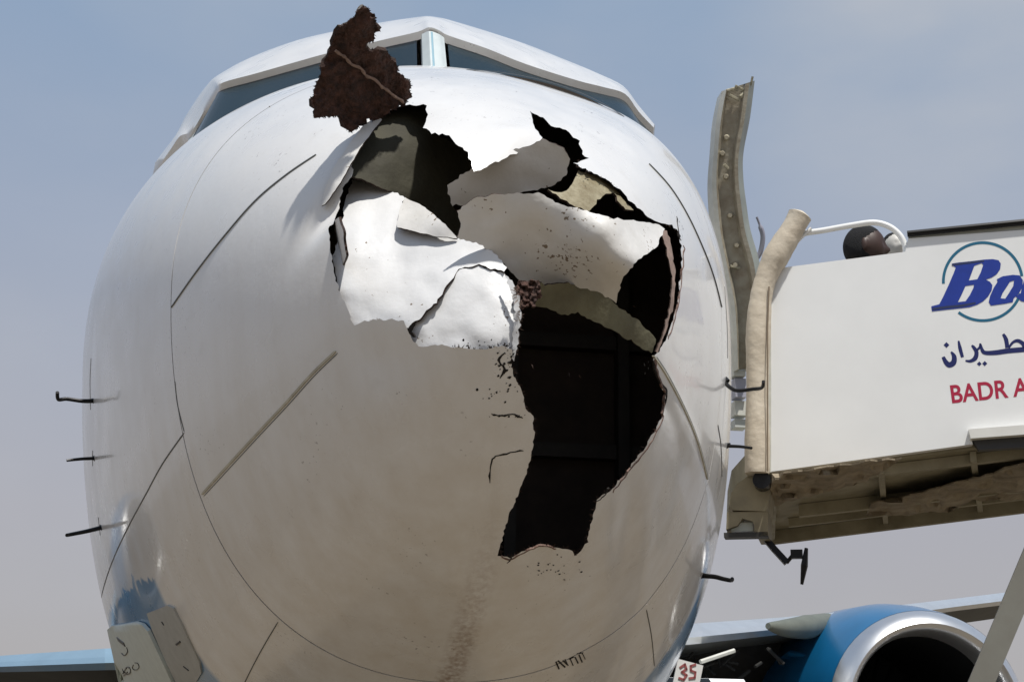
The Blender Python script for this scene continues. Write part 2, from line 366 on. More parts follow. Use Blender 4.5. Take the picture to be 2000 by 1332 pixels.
# dark sealing sleeve inside the seam and the pressure bulkhead behind the radome
Gs = grid_hull(np.array([SR - .03, SR + .03]), 256); ns = vnorm(grid_hull(np.array([SR - .03, SR, SR + .03]), 256))[[0, 2]]; Gs = Gs - ns * .016
mesh('seam_sealant', Gs.reshape(-1, 3).tolist(), grid_faces(2, 256), M_dark, plane_e, True)
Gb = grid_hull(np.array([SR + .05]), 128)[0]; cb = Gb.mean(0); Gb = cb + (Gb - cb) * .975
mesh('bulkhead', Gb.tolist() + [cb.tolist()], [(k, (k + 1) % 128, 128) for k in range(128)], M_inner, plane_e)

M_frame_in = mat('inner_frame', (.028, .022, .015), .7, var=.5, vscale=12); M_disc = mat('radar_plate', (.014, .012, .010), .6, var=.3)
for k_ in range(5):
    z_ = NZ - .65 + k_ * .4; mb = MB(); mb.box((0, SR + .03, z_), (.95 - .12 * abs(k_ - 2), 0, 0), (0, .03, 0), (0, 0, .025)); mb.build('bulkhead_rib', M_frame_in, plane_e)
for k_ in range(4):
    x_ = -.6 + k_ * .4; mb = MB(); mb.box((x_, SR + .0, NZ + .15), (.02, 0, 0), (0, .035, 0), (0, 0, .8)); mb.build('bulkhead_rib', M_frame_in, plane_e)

# ------------------------------------------------------------ torn panels inside and over the hole
def rbf(ctrl):
    P = np.array([(c[0], c[1]) for c in ctrl], float) / 100; z = np.array([c[2] for c in ctrl], float); n = len(P)
    def U(r): return np.where(r > 1e-9, r * r * np.log(np.maximum(r, 1e-9)), 0)
    if n < 4:
        A = np.c_[P, np.ones(n)]; k = np.linalg.lstsq(A, z, rcond=None)[0]; return lambda x, y: float(k[0] * x / 100 + k[1] * y / 100 + k[2])
    K = U(np.linalg.norm(P[:, None] - P[None], axis=-1)); Q = np.c_[P, np.ones(n)]
    A = np.block([[K, Q], [Q.T, np.zeros((3, 3))]]); s = np.linalg.solve(A, np.r_[z, 0, 0, 0])
    return lambda x, y: float(U(np.hypot(P[:, 0] - x / 100, P[:, 1] - y / 100)) @ s[:n] + s[n:] @ np.array([x / 100, y / 100, 1]))
def shard(name, poly, ctrl, mats, th=.007, step=11, amp=2., jstep=6, seed=1, bumpy=.003, bscale=45, base=None, smooth=True, parent=None, fine=0, **k):
    """a torn sheet: outline seen at pixels, lying `ctrl` metres behind the hull line (or behind depth `base`)"""
    f = rbf(ctrl); pj = jag(poly, amp, jstep, seed); P, Fq = fill(pj, step); V = []
    for p in P:
        d0 = base if base is not None else (hdepth(p.x, p.y) or 4.4)
        d = d0 + f(p.x, p.y) + bumpy * 2 * noise.noise(Vector((p.x / bscale, p.y / bscale, seed * 3.7)))
        if name == 'torn_panel': d += .009 * abs(noise.noise(Vector((p.x / 60 + seed, p.y / 45, seed * 1.3)))) - .002
        if fine: d += fine * noise.noise(Vector((p.x / 7, p.y / 7, seed)))
        V.append(MI @ at_d(p.x, p.y, d))
    a, b, c = [V[i] for i in Fq[0]]
    if (b - a).cross(c - a).dot(a - CAML) > 0: Fq = [t[::-1] for t in Fq]
    n = len(V); nor = [Vector((0, 0, 0)) for _ in V]; ed = {}
    for t in Fq:
        fn = (V[t[1]] - V[t[0]]).cross(V[t[2]] - V[t[0]])
        for i in t: nor[i] += fn
        for i in range(3): ed[(t[i], t[(i + 1) % 3])] = 1
    B = [v - nn.normalized() * th for v, nn in zip(V, nor)]
    A = list(Fq); m_ = [0] * len(A)
    for t in Fq: A.append(tuple(i + n for i in t[::-1])); m_.append(2)
    for (a, b) in ed:
        if (b, a) not in ed: A.append((b, a, a + n, b + n)); m_.append(1)
    if not isinstance(mats, (list, tuple)): mats = [mats, M_fibre, M_inner]
    return mesh(name, V + B, A, mats, parent or plane_e, smooth, m_, sharp=35 if smooth else None, **k)

# lower left panel, folded inward so that it faces up into the sun
shard('torn_panel', [(690, 346), (706, 348), (742, 362), (776, 378), (791, 388), (782, 415), (779, 440), (840, 455), (900, 464), (940, 474), (975, 504), (990, 522), (984, 532), (935, 516), (895, 526), (880, 546), (852, 590),
                     (812, 628), (800, 640), (720, 640), (690, 650), (672, 600), (660, 560), (650, 500), (668, 440), (674, 395)],
      [(700, 640, .022), (800, 640, .022), (665, 560, .03), (660, 470, .08), (700, 350, .26), (790, 390, .30), (780, 500, .19), (900, 470, .22), (985, 525, .15), (880, 560, .10)], M_shard, seed=11, step=10, label='bright white torn panel folded inward')
shard('torn_panel', [(791, 386), (830, 404), (870, 438), (893, 466), (840, 460), (776, 444), (779, 415)], [(791, 386, .285), (830, 402, .235), (870, 436, .20), (893, 466, .205), (776, 444, .20), (840, 462, .20)], M_shard2, seed=12, amp=1)  # greyer facet stands in for the shadow across the folded panel
shard('torn_panel', [(812, 630), (852, 592), (882, 548), (897, 528), (935, 519), (984, 534), (1004, 560), (1013, 600), (1008, 640), (1001, 690), (985, 686), (900, 692), (812, 690), (800, 655)],
      [(812, 690, .022), (990, 690, .022), (810, 640, .05), (900, 600, .09), (910, 530, .145), (985, 536, .15), (1012, 600, .09), (1002, 650, .04)], M_shard, seed=13, label='bright white panel at the lip of the dark hole')
shard('torn_panel', [(985, 532), (1003, 553), (1016, 590), (1016, 640), (1004, 706), (998, 700), (1001, 650), (1006, 610), (998, 570)], [(985, 532, .10), (1016, 600, .04), (1002, 700, .0)], M_shard, seed=14, amp=3, jstep=5)
DT2 = hdepth(990, 296) + .055; DT = hdepth(1000, 400)
print('DEPTHS', [round(hdepth(x, y), 3) for x, y in ((990, 296), (1000, 400), (1000, 480), (1000, 560), (1290, 440), (1200, 590), (895, 412), (1200, 425))])
# upper grey strip under the dented lip
shard('torn_panel', [(873, 362), (900, 344), (921, 330), (950, 318), (996, 295), (1032, 286), (1060, 272), (1102, 290), (1113, 312), (1106, 342), (1084, 362), (1050, 371), (1010, 377), (952, 386), (906, 401), (884, 402), (876, 378)],
      [(873, 362, DT2 + .05), (921, 330, DT2 + .02), (996, 300, DT2 + .005), (1056, 275, DT2 + .0), (1110, 310, DT2 + .01), (1084, 362, DT2 + .045), (1050, 372, DT2 + .05), (980, 380, DT2 + .055), (890, 402, DT2 + .07)], M_shard2, seed=15, amp=1.6, base=0.0)
# large grey panel
shard('torn_panel', [(893, 412), (925, 388), (960, 380), (1010, 379), (1052, 377), (1090, 397), (1140, 412), (1200, 427), (1288, 438), (1297, 447), (1284, 482), (1242, 512), (1216, 545), (1203, 592), (1172, 572), (1102, 556), (1052, 558), (1012, 546),
                     (986, 516), (942, 480), (893, 464), (900, 436)],
      [(893, 412, DT + .05), (1010, 379, DT + .03), (1100, 400, DT + .02), (1200, 427, DT + .04), (1292, 442, hdepth(1292, 442) + .006), (1260, 500, DT + .14), (1203, 590, DT + .17), (1100, 556, DT + .145), (1010, 545, DT + .135), (960, 490, DT + .105), (1080, 470, DT + .065)], M_shard2, seed=16, step=10, bumpy=.006, bscale=70, base=0.0, label='large grey torn panel across the middle of the hole')
# curled core pieces at the upper right
shard('torn_core_piece', [(1128, 335), (1160, 341), (1192, 356), (1214, 382), (1190, 376), (1166, 391), (1151, 414), (1112, 398), (1086, 380), (1070, 371), (1102, 377), (1119, 360)], [(1128, 335, .07), (1214, 382, .06), (1151, 414, .02), (1070, 371, .05)], [M_yellow, M_fibre, M_inner], seed=17, amp=2)
shard('torn_core_piece', [(1200, 376), (1212, 384), (1238, 412), (1222, 410), (1206, 392)], [(1200, 376, .04), (1238, 412, .02), (1206, 392, .03)], [M_yellow, M_fibre, M_inner], seed=18, amp=1.5)
# band between the two dark openings
shard('torn_core_piece', [(1046, 556), (1110, 553), (1162, 562), (1196, 588), (1236, 618), (1284, 664), (1272, 690), (1250, 676), (1215, 656), (1170, 632), (1130, 613), (1096, 614), (1068, 600), (1046, 598)],
      [(1046, 556, .13), (1162, 562, .11), (1284, 670, .012), (1215, 656, .10), (1068, 600, .17)], [M_olive, M_fibre, M_inner], seed=19, amp=2.5)
DW = hdepth(790, 212) + .02
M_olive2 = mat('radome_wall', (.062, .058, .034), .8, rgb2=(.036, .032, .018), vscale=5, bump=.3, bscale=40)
# composite wall seen through the upper left opening
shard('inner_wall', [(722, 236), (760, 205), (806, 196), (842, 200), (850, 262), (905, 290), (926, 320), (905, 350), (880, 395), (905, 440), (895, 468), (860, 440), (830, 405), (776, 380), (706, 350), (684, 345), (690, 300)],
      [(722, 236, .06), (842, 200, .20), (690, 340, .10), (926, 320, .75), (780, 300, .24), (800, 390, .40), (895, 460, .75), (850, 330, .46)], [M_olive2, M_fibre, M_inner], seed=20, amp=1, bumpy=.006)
# tape-like lip along the right edge, and the narrow curl at the left edge
shard('torn_edge', [(1290, 446), (1304, 450), (1313, 490), (1320, 540), (1315, 600), (1300, 650), (1284, 690), (1281, 686), (1299, 641), (1310, 592), (1313, 540), (1304, 492)], [(1290, 446, .0), (1320, 540, -.012), (1284, 690, .0)], [M_pink, M_fibre, M_inner], th=.004, seed=21, amp=1.6, jstep=7, step=6)
shard('torn_edge', [(652, 432), (662, 424), (668, 445), (676, 500), (668, 520), (656, 480)], [(655, 432, .012), (670, 520, .06), (662, 470, .02)], M_shard2, seed=22, amp=1)

shard('torn_edge', [(733, 222), (746, 234), (724, 262), (703, 290), (684, 322), (668, 352), (650, 378), (634, 400), (627, 402), (636, 364), (655, 322), (680, 286), (706, 250)], [(740, 228, -.022), (700, 280, -.018), (650, 350, -.010), (626, 402, .004)], M_shard2, seed=23, amp=.7, th=.004, label='grey lifted strip at the upper left rim of the hole')

# flap of skin thrown up over the windscreen: dark honeycomb side towards us
HD = hdepth(795, 215)
FLAP = [(706, 16), (716, 22), (736, 30), (737, 56), (726, 76), (714, 92), (730, 96), (752, 102), (764, 118), (776, 124), (773, 146), (790, 148), (801, 160), (799, 186), (790, 206), (764, 216), (734, 236), (716, 232), (700, 250), (688, 256), (670, 246), (668, 232), (640, 226), (618, 232),
        (613, 214), (608, 184), (618, 160), (626, 138), (640, 112), (649, 84), (664, 58), (684, 40), (694, 22)]
M_flap = mat('honeycomb_core', (.095, .042, .029), .85, rgb2=(.022, .011, .008), vscale=34, bump=1.0, bscale=70, bdist=.02)
flap = shard('torn_flap', FLAP, [(706, 16, -.30), (736, 56, -.24), (640, 112, -.20), (776, 124, -.12), (795, 200, -.012), (700, 250, -.06), (612, 214, -.16), (700, 150, -.15)], [M_flap, M_fibre, M_hull], th=.014, step=5, amp=4.2, jstep=8, seed=24, bumpy=.010, bscale=30, base=HD, fine=.009, smooth=False,
             label='dark brown torn flap standing up over the windscreen')
mb = MB(); pts = [MI @ at_d(655 + (790 - 655) * t + 2.0 * math.sin(t * 23), 99 + (203 - 99) * t + 2.0 * math.sin(t * 31), HD - .225 + .175 * t) for t in np.linspace(0, 1, 26)]
mb.tube(pts, [.0048 * (1 + .35 * math.sin(i * 2.7)) for i in range(26)], 6); mb.build('flap_stiffener', mat('stiffener', (.33, .22, .17), .8, var=.5, vscale=60), flap)
# frayed fibres round the edges
def frays(poly, n, lo, hi, seed, dep, out=1, wid=1.5):
    rnd = random.Random(seed); mb = MB(); L_ = []
    pts = [Vector(p[:2]) for p in poly]
    for _ in range(n):
        i = rnd.randrange(len(pts)); a, b = pts[i], pts[(i + 1) % len(pts)]; t = rnd.random(); p = a.lerp(b, t); d = (b - a)
        if d.length < .1: continue
        d.normalize(); nn = Vector((-d.y, d.x)) * out; q = p + (nn + d * rnd.uniform(-.8, .8)) * rnd.uniform(lo, hi); w = d * rnd.uniform(.6, wid)
        d0 = dep(p.x, p.y); d1 = d0 - rnd.uniform(-.004, .012)
        if d0 is None: continue
        A = MI @ at_d(p.x - w.x, p.y - w.y, d0); B = MI @ at_d(p.x + w.x, p.y + w.y, d0); C = MI @ at_d(q.x, q.y, d1); D = MI @ at_d(p.x, p.y, d0 + .006)
        mb.add([A, B, C, D], [(0, 1, 2), (1, 3, 2), (3, 0, 2)])
    return mb
ar = lambda P: sum(P[i][0] * P[(i + 1) % len(P)][1] - P[(i + 1) % len(P)][0] * P[i][1] for i in range(len(P)))
ff = rbf([(706, 16, -.30), (736, 56, -.24), (640, 112, -.20), (776, 124, -.12), (795, 200, -.012), (700, 250, -.06), (612, 214, -.16), (700, 150, -.15)])
frays(jag(FLAP, 4.2, 8, 24), 260, 1, 5, 5, lambda x, y: HD + ff(x, y), -1 if ar(FLAP) > 0 else 1, 2.2).build('torn_fibres', M_flap, flap, kind='stuff')
hs = -1 if ar(HOLE) > 0 else 1
frays(HOLE[44:78], 260, 3, 10, 6, lambda x, y: hdepth(x, y) + .006, -hs).build('torn_fibres', M_fibre, radome, kind='stuff')
frays(HOLE[25:44], 90, 2, 6, 7, lambda x, y: hdepth(x, y) + .006, -hs).build('torn_fibres', M_fibre, radome, kind='stuff')
frays([(1002, 560), (1016, 600), (1012, 650), (1003, 700), (1012, 650), (1016, 600)], 60, 4, 12, 8, lambda x, y: hdepth(x, y) + .03, -hs).build('torn_fibres', M_pink, radome, kind='stuff')
shard('torn_core_piece', [(1014, 548), (1040, 546), (1056, 560), (1054, 586), (1040, 600), (1018, 606), (1010, 580)], [(1014, 548, .10), (1056, 570, .10), (1018, 606, .06)], [M_flap, M_fibre, M_inner], seed=30, amp=4, jstep=4, step=5, fine=.03, smooth=False)

# ------------------------------------------------------------ cracks, lightning strips, panel lines
def ribbon(px, w, h, lift=0., n=10, closed=False, taper=True, jagg=0, seed=0):
    """raised strip following the hull through pixels; w, h in metres"""
    P = [Vector((p[0], p[1], 0)) for p in px]; P = spline(P, n) if len(P) > 1 else P
    if jagg:
        rnd = random.Random(seed); P = [Vector((p.x + rnd.gauss(0, jagg), p.y + rnd.gauss(0, jagg), 0)) for p in P]
    V = []
    for p in P:
        h_ = hit(p.x, p.y)
        if h_ is None: continue
        dd = dent(np.array([h_[0]]))[0]; V.append((h_[0] - h_[1] * (dd - lift), h_[1]))
    mb = MB(); Vv = []
    m = len(V)
    if m < 2: return mb
    for i in range(m):
        t = (V[min(i + 1, m - 1)][0] - V[max(i - 1, 0)][0]).normalized(); nn = V[i][1]; b = t.cross(nn).normalized()
        ww = w * .5 * (min(1, .35 + i / 2, .35 + (m - 1 - i) / 2) if taper else 1)
        if jagg: ww *= random.Random(seed + i).uniform(.4, 1.3)
        p = V[i][0]; Vv += [p - b * ww - nn * .004, p - b * ww * .85 + nn * h, p + b * ww * .85 + nn * h, p + b * ww - nn * .004]
    Fq = []
    for i in range(m - 1):
        for k in range(3): Fq.append((4 * i + k, 4 * i + k + 1, 4 * i + 4 + k + 1, 4 * i + 4 + k))
    Fq += [(3, 2, 1, 0), tuple(4 * (m - 1) + k for k in range(4))]
    mb.add(Vv, Fq); return mb
for pp, w, m_ in (([(618, 303), (560, 342), (500, 392), (440, 460), (385, 530), (335, 601)], .0045, M_strip2), ([(655, 686), (610, 730), (560, 786), (500, 850), (440, 915), (395, 965)], .0085, M_strip),
                  ([(1268, 320), (1310, 368), (1345, 425), (1375, 490), (1395, 545), (1409, 600)], .0045, M_strip2), ([(1277, 695), (1300, 730), (1330, 790), (1358, 860), (1379, 935)], .007, M_strip)):
    ribbon(pp, w, .004).build('lightning_strip', m_, radome)
# thin dark line beside each pale strip
for pp in ([(658, 690), (614, 734), (564, 790), (504, 854), (444, 919), (398, 969)], [(1283, 697), (1305, 732), (1335, 792), (1362, 861), (1382, 935)]):
    ribbon(pp, .0035, .001).build('strip_side_line', M_strip2, radome)
M_line = mat('panel_line', (.09, .09, .085), .7)
for pp, w in (([(360, 845), (318, 905), (285, 965), (250, 1030), (222, 1090), (203, 1145), (194, 1190)], .006), ([(543, 1214), (510, 1270), (480, 1328), (455, 1385)], .004),
              ([(178, 700), (176, 745), (177, 800)], .006), ([(181, 880), (181, 910)], .006), ([(192, 1010), (196, 1045)], .006), ([(180, 1150), (190, 1185), (203, 1225)], .007),
              ([(342, 745), (347, 790), (360, 843)], .006), ([(1262, 1190), (1272, 1240), (1278, 1300)], .004), ([(1402, 830), (1408, 870), (1410, 930)], .007), ([(1415, 560), (1420, 640), (1421, 700)], .005)):
    ribbon(pp, w, .0015).build('panel_line', M_line, plane_e)
M_crack = mat('crack', (.012, .009, .007), .9)
for i, (pp, w) in enumerate((([(960, 812), (975, 815), (1000, 812), (1022, 818)], .006), ([(1022, 880), (990, 888), (965, 896), (958, 915), (957, 945)], .006), ([(985, 690), (975, 705), (985, 722), (978, 740)], .008),
                             ([(810, 632), (796, 645), (808, 660)], .012), ([(1000, 1088), (990, 1100)], .005), ([(1322, 424), (1324, 450), (1330, 470)], .010),
                             ([(1165, 980), (1180, 968), (1190, 952)], .006), ([(1278, 706), (1288, 735), (1306, 768), (1300, 800)], .014))):
    ribbon(pp, w, .0012, jagg=.8, seed=i, n=4).build('crack', M_crack, radome)
M_rim = mat('torn_rim', (.22, .13, .10), .7, var=.6, vscale=60)
for i, (pp, w) in enumerate((([(1302, 772), (1298, 806), (1283, 841), (1258, 883), (1229, 923), (1196, 960)], .007), ([(1280, 700), (1286, 726), (1302, 768)], .010), ([(1334, 480), (1335, 520), (1330, 570), (1320, 620), (1304, 662)], .006), ([(978, 1087), (998, 1091), (1030, 1076), (1060, 1065), (1086, 1072)], .006))):
    ribbon(pp, w, .002, jagg=1.0, seed=20 + i, n=5).build('torn_rim', M_rim, radome)
# blots of exposed fibre where paint is chipped off
rnd = random.Random(4); mb = MB()
for cx, cy, sx, sy, n in ((985, 720, 18, 35, 34), (975, 770, 30, 14, 14), (1075, 1110, 45, 22, 20), (990, 815, 34, 3, 10), (1120, 1120, 40, 20, 8), (1330, 455, 6, 16, 6), (930, 670, 40, 6, 8), (905, 150, 120, 20, 5), (1180, 200, 80, 20, 4), (1265, 720, 8, 20, 8)):
    for _ in range(n):
        x, y = rnd.gauss(cx, sx * .6), rnd.gauss(cy, sy * .6); h_ = hit(x, y)
        if not h_: continue
        p, nn = h_; p = p - nn * (dent(np.array([p]))[0] - .0012); a = nn.orthogonal().normalized(); b = nn.cross(a); r = rnd.uniform(.0015, .0055)
        q = [p + (a * math.cos(t) + b * math.sin(t) * rnd.uniform(.4, 1)) * r * rnd.uniform(.5, 1.2) for t in np.linspace(0, 5.4, 7)]; mb.add(q, [tuple(range(7))])
mb.build('paint_chips', M_crack, radome, kind='stuff')

# ------------------------------------------------------------ cockpit: brow, roof, panes, post
BROW = [(318, 314, 4.15), (336, 288, 4.08), (352, 266, 4.0), (375, 256, 3.85), (400, 215, 3.75), (421, 178, 3.6), (435, 162, 3.5), (500, 144, 3.38), (570, 124, 3.22), (642, 104, 3.06), (746, 79, 2.8), (815, 63, 2.62), (838, 54, 2.55), (858, 60, 2.56), (876, 70, 2.6), (950, 95, 2.72), (1025, 125, 2.86), (1125, 157, 3.05), (1180, 171, 3.2), (1221, 184, 3.35), (1247, 218, 3.5), (1277, 250, 3.65)]
CREST = [(303, 318, 4.45), (324, 290, 4.38), (344, 263, 4.3), (360, 232, 4.3), (380, 200, 4.25), (400, 172, 4.2), (419, 153, 4.2), (470, 122, 4.05), (545, 91, 3.9), (620, 69, 3.75), (738, 46, 3.55), (800, 38, 3.45), (830, 36, 3.4), (858, 38, 3.4), (880, 42, 3.42), (950, 62, 3.5), (1025, 86, 3.6), (1110, 120, 3.75), (1165, 144, 3.85), (1215, 170, 3.95), (1247, 208, 4.0), (1279, 247, 4.1)]
def fine(Lst, n=4):
    return [(p.x, p.y, p.z * 0 + q) for p, q in zip(spline([Vector((a, b, 0)) for a, b, c in Lst], n), np.interp(np.linspace(0, len(Lst) - 1, (len(Lst) - 1) * n + 1), range(len(Lst)), [c for a, b, c in Lst]))]
BR = [at_s(*p) for p in fine(BROW)]; CRS = [at_s(*p) for p in fine(CREST)]; nb = len(BR)
rows = []
for t in np.linspace(0, 1, 7):
    row = []
    for a, c in zip(BR, CRS):
        p = a.lerp(c, t); bul = math.sin(t * math.pi * .5) - t; p = p + Vector((0, 0, .14 * bul * (c - a).length)); row.append(p)
    rows.append(row)
back = []
for i in range(nb):
    th_ = math.pi * (1 - (i + .5) / nb) * .86 + .07 * math.pi; q = hull_np(np.array(5.6), np.array(th_)); z = q[2] + .3 * max(0, (q[2] - NZ - .6) / 1.6) ** 1.5 - .03; back.append(Vector((q[0] * .985, 5.6, z)))
for t in (.25, .5, .75, 1.0):
    rows.append([c.lerp(b, t) + Vector((0, 0, .10 * math.sin(math.pi * min(1, t + .0)))) for c, b in zip(CRS, back)])
lipr = [a + Vector((0, .03, -.03)) for a in BR]
def endf(i): return max(0, min(1, (13 - i) / 6), min(1, (i - (nb - 7)) / 5))
skirt = [a + Vector((-a.x * .22, .1, -.45)) * endf(i) for i, a in enumerate(lipr)]
allr = [skirt, lipr] + rows
Vc = [p for r_ in allr for p in r_]; Fc = [(i * nb + k, i * nb + k + 1, (i + 1) * nb + k + 1, (i + 1) * nb + k) for i in range(len(allr) - 1) for k in range(nb - 1)]
Fc += [tuple(i * nb for i in range(len(allr))), tuple(i * nb + nb - 1 for i in range(len(allr)))]
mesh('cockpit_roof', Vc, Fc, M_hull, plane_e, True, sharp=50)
def pane(name, i0, i1, m_, off=0., th=.02, drop=.62):
    A = [BR[i] + Vector((0, .035 + off, -.02)) for i in range(i0, i1 + 1)]; Bm = [p + Vector((p.x * .10, -.45, -drop)) * min(1, max(.02, (i0 + j - 11) / 8)) for j, p in enumerate(A)]; n = len(A)
    bk = [p + Vector((0, th, 0)) for p in A + Bm]; V = A + Bm + bk
    F = [(k, k + 1, n + k + 1, n + k) for k in range(n - 1)] + [(2 * n + k, 3 * n + k, 3 * n + k + 1, 2 * n + k + 1) for k in range(n - 1)] + [(0, n, 3 * n, 2 * n), (n - 1, 3 * n - 1, 4 * n - 1, 2 * n - 1)]
    return mesh(name, V, F, m_, plane_e, True, sharp=40)
pane('windscreen_pane', 14, 44, M_glass); pane('windscreen_pane', 56, 84, M_glass)
pane('window_frame', 11, 14, M_frame, -.01, .04); pane('window_post', 45, 55, M_frame, -.035, .06)
# the wiper bolts, a bead along the post
mb = MB()
a = BR[49] + Vector((0, -.004, -.03)); mb.tube([a, a + Vector((a.x * .1, -.45, -.62))], .006, 6); mb.build('post_seam', mat('post_seal', (.25, .42, .5), .5), plane_e)

# ------------------------------------------------------------ probes standing off the hull
M_black = mat('black_metal', (.012, .012, .013), .35, metal=.6)
def probe(px, depth_off=0, r=.006, hd=None):
    pts = []
    h0 = hit(*px[0]); d0 = (M0 @ h0[0] - CAMPOS).dot(CF) if h0 else hd
    for i, p in enumerate(px): pts.append(MI @ at_d(p[0], p[1], d0 - depth_off * i / (len(px) - 1)))
    mb = MB(); sp_ = spline(pts, 5); mb.tube(sp_, [r * (1 - .25 * i / len(sp_)) for i in range(len(sp_))], 8)
    n = (pts[0] - pts[1]).normalized(); mb.tube([pts[0] + n * .03, pts[0] - n * .004], [.02, .02], 10, flat=.35)
    return mb
probe([(182, 783), (160, 783), (130, 779), (114, 780), (112, 766)], .12, .010).build('pitot_probe', M_black, plane_e, True)
probe([(184, 895), (160, 896), (130, 899)], .06, .008).build('pitot_probe', M_black, plane_e, True)
probe([(198, 1030), (170, 1037), (140, 1043), (130, 1045)], .08, .010).build('pitot_probe', M_black, plane_e, True)
probe([(1417, 748), (1425, 756), (1440, 763), (1470, 760), (1488, 757), (1491, 745)], .22, .008).build('pitot_probe', M_black, plane_e, True)
probe([(1420, 871), (1445, 872), (1468, 875)], .1, .007).build('pitot_probe', M_black, plane_e, True)
probe([(1372, 1124), (1396, 1126), (1412, 1130), (1428, 1133), (1430, 1130)], .12, .010).build('pitot_probe', M_black, plane_e, True)

# lower left cover plate with its markings; its reflection is built as a second plate
def hullpoly(poly, lift, th, m_, name, parent, n=1, amp=0):
    P, Fq = fill(poly, 14); V = []; Bk = []
    last = None
    for p in P:
        h_ = hit(p.x, p.y)
        if h_ is None:
            xx = p.x
            while h_ is None: xx += 2; h_ = hit(xx, p.y)
            q = MI @ at_d(p.x, p.y, (M0 @ h_[0] - CAMPOS).dot(CF)); nn = h_[1]
        else: q, nn = h_
        V.append(q + nn * (lift + th)); Bk.append(q + nn * (lift - .002))
    k = len(V); a, b, c = [V[i] for i in Fq[0]]
    if (b - a).cross(c - a).dot(a - CAML) > 0: Fq = [t[::-1] for t in Fq]
    ed = set((t[i], t[(i + 1) % 3]) for t in Fq for i in range(3)); F = list(Fq) + [tuple(i + k for i in t[::-1]) for t in Fq] + [(b, a, a + k, b + k) for (a, b) in ed if (b, a) not in ed]
    return mesh(name, V + Bk, F, m_, parent, True, sharp=40)
M_plate = mat('plate_paint', (.62, .66, .60), .5, var=.12, vscale=20)
M_plate_refl = mat('plate_reflection', (.42, .42, .39), .5, var=.15, vscale=20)
plate = hullpoly([(216, 1227), (226, 1219), (272, 1212), (285, 1216), (296, 1228), (330, 1300), (350, 1345), (360, 1380), (262, 1395), (238, 1330)], .006, .012, M_plate, 'plate_and_reflection', plane_e)
hullpoly([(290, 1196), (330, 1180), (342, 1186), (360, 1222), (392, 1290), (396, 1312), (385, 1330), (352, 1342), (330, 1296), (300, 1228)], .002, .006, M_plate_refl, 'plate_and_reflection', plane_e)  # the plate's reflection in the hull, put in as a duller copy
mb = MB()
def mark(mb, pl, w, lift=.0195, jag_=0):
    rb = ribbon(pl, w, .0012, lift, n=3, taper=False); mb.add(rb.v, rb.f)
for pl, w in (([(237, 1244), (251, 1255)], .022), ([(245, 1272), (251, 1276), (257, 1268), (255, 1260)], .005), ([(240, 1314), (248, 1310), (246, 1302)], .006), ([(248, 1316), (256, 1308)], .006),
              ([(254, 1300), (250, 1308), (256, 1313), (262, 1308), (261, 1300), (255, 1299)], .006), ([(268, 1294), (266, 1300), (272, 1304), (279, 1299), (277, 1291), (271, 1290)], .003)): mark(mb, pl, w)
mb.build('marking_and_reflection', M_black, plate)
mb = MB()
for pl, w in (([(320, 1212), (324, 1218)], .006), ([(348, 1256), (356, 1250)], .008), ([(362, 1298), (372, 1306)], .004)):
    mb = MB(); mark(mb, pl, w, .010); mb.build('marking_and_reflection', M_dark, plane_e)  # marks belonging to the painted-in reflection
# stencilled marking below the seam
mb = MB()
for pl, w in (([(1086, 1292), (1092, 1306)], .006), ([(1090, 1290), (1104, 1303)], .006), ([(1100, 1290), (1108, 1298)], .005), ([(1104, 1288), (1110, 1300)], .004), ([(1114, 1286), (1120, 1300)], .004), ([(1112, 1288), (1122, 1284)], .004), ([(1124, 1284), (1130, 1296)], .005), ([(1128, 1278), (1140, 1276)], .003), ([(1132, 1280), (1138, 1294)], .005), ([(1138, 1276), (1144, 1288)], .003)):
    mark(mb, pl, w, .001)
mb.build('hull_stencil', M_crack, plane_e)

# ------------------------------------------------------------ open cabin door, seen edge on
M_door = mat('door_frame_metal', (.40, .37, .29), .55, rgb2=(.25, .21, .15), vscale=12, bump=.3, bscale=50)
M_doorr = mat('door_rim', (.62, .62, .56), .5, var=.2, vscale=15)
door = MB(); DD = 8.55
LFT = [(1411, 178), (1401, 230), (1396, 290), (1392, 350), (1395, 410), (1402, 470), (1416, 540), (1428, 600), (1434, 660), (1438, 722)]
RGT = [(1474, 158), (1465, 230), (1452, 300), (1452, 350), (1458, 400), (1466, 450), (1484, 515), (1487, 570), (1480, 640), (1468, 716)]
Ls = spline([(a, b, 0) for a, b in LFT], 8); Rs = spline([(a, b, 0) for a, b in RGT], 8)
def drow(t, off): return [MI @ at_d(l.x + (r.x - l.x) * t, l.y + (r.y - l.y) * t, DD + off) for l, r in zip(Ls, Rs)]
def band(t0, o0, t1, o1, name, m_, parent, th=.03):
    A = drow(t0, o0); B = drow(t1, o1); n = len(A); back_ = Vector((0, th, 0)); V = A + B + [p + back_ for p in A] + [p + back_ for p in B]
    F = [(k, k + n, k + n + 1, k + 1) for k in range(n - 1)] + [(2 * n + k, 2 * n + k + 1, 3 * n + k + 1, 3 * n + k) for k in range(n - 1)] + [(k, k + 1, 2 * n + k + 1, 2 * n + k) for k in range(n - 1)] + [(n + k, 3 * n + k, 3 * n + k + 1, n + k + 1) for k in range(n - 1)] + [(0, 2 * n, 3 * n, n), (n - 1, 2 * n - 1, 4 * n - 1, 3 * n - 1)]
    return mesh(name, V, F, m_, parent, True, sharp=30)
cd = band(.12, .05, .66, .05, 'cabin_door', M_door, plane_e); cd['label'] = 'open curved cabin door seen edge on'
band(-.02, .02, .12, .0, 'door_rim', M_doorr, cd, .1); band(.12, .0, .20, .045, 'door_rim', M_door, cd, .05)
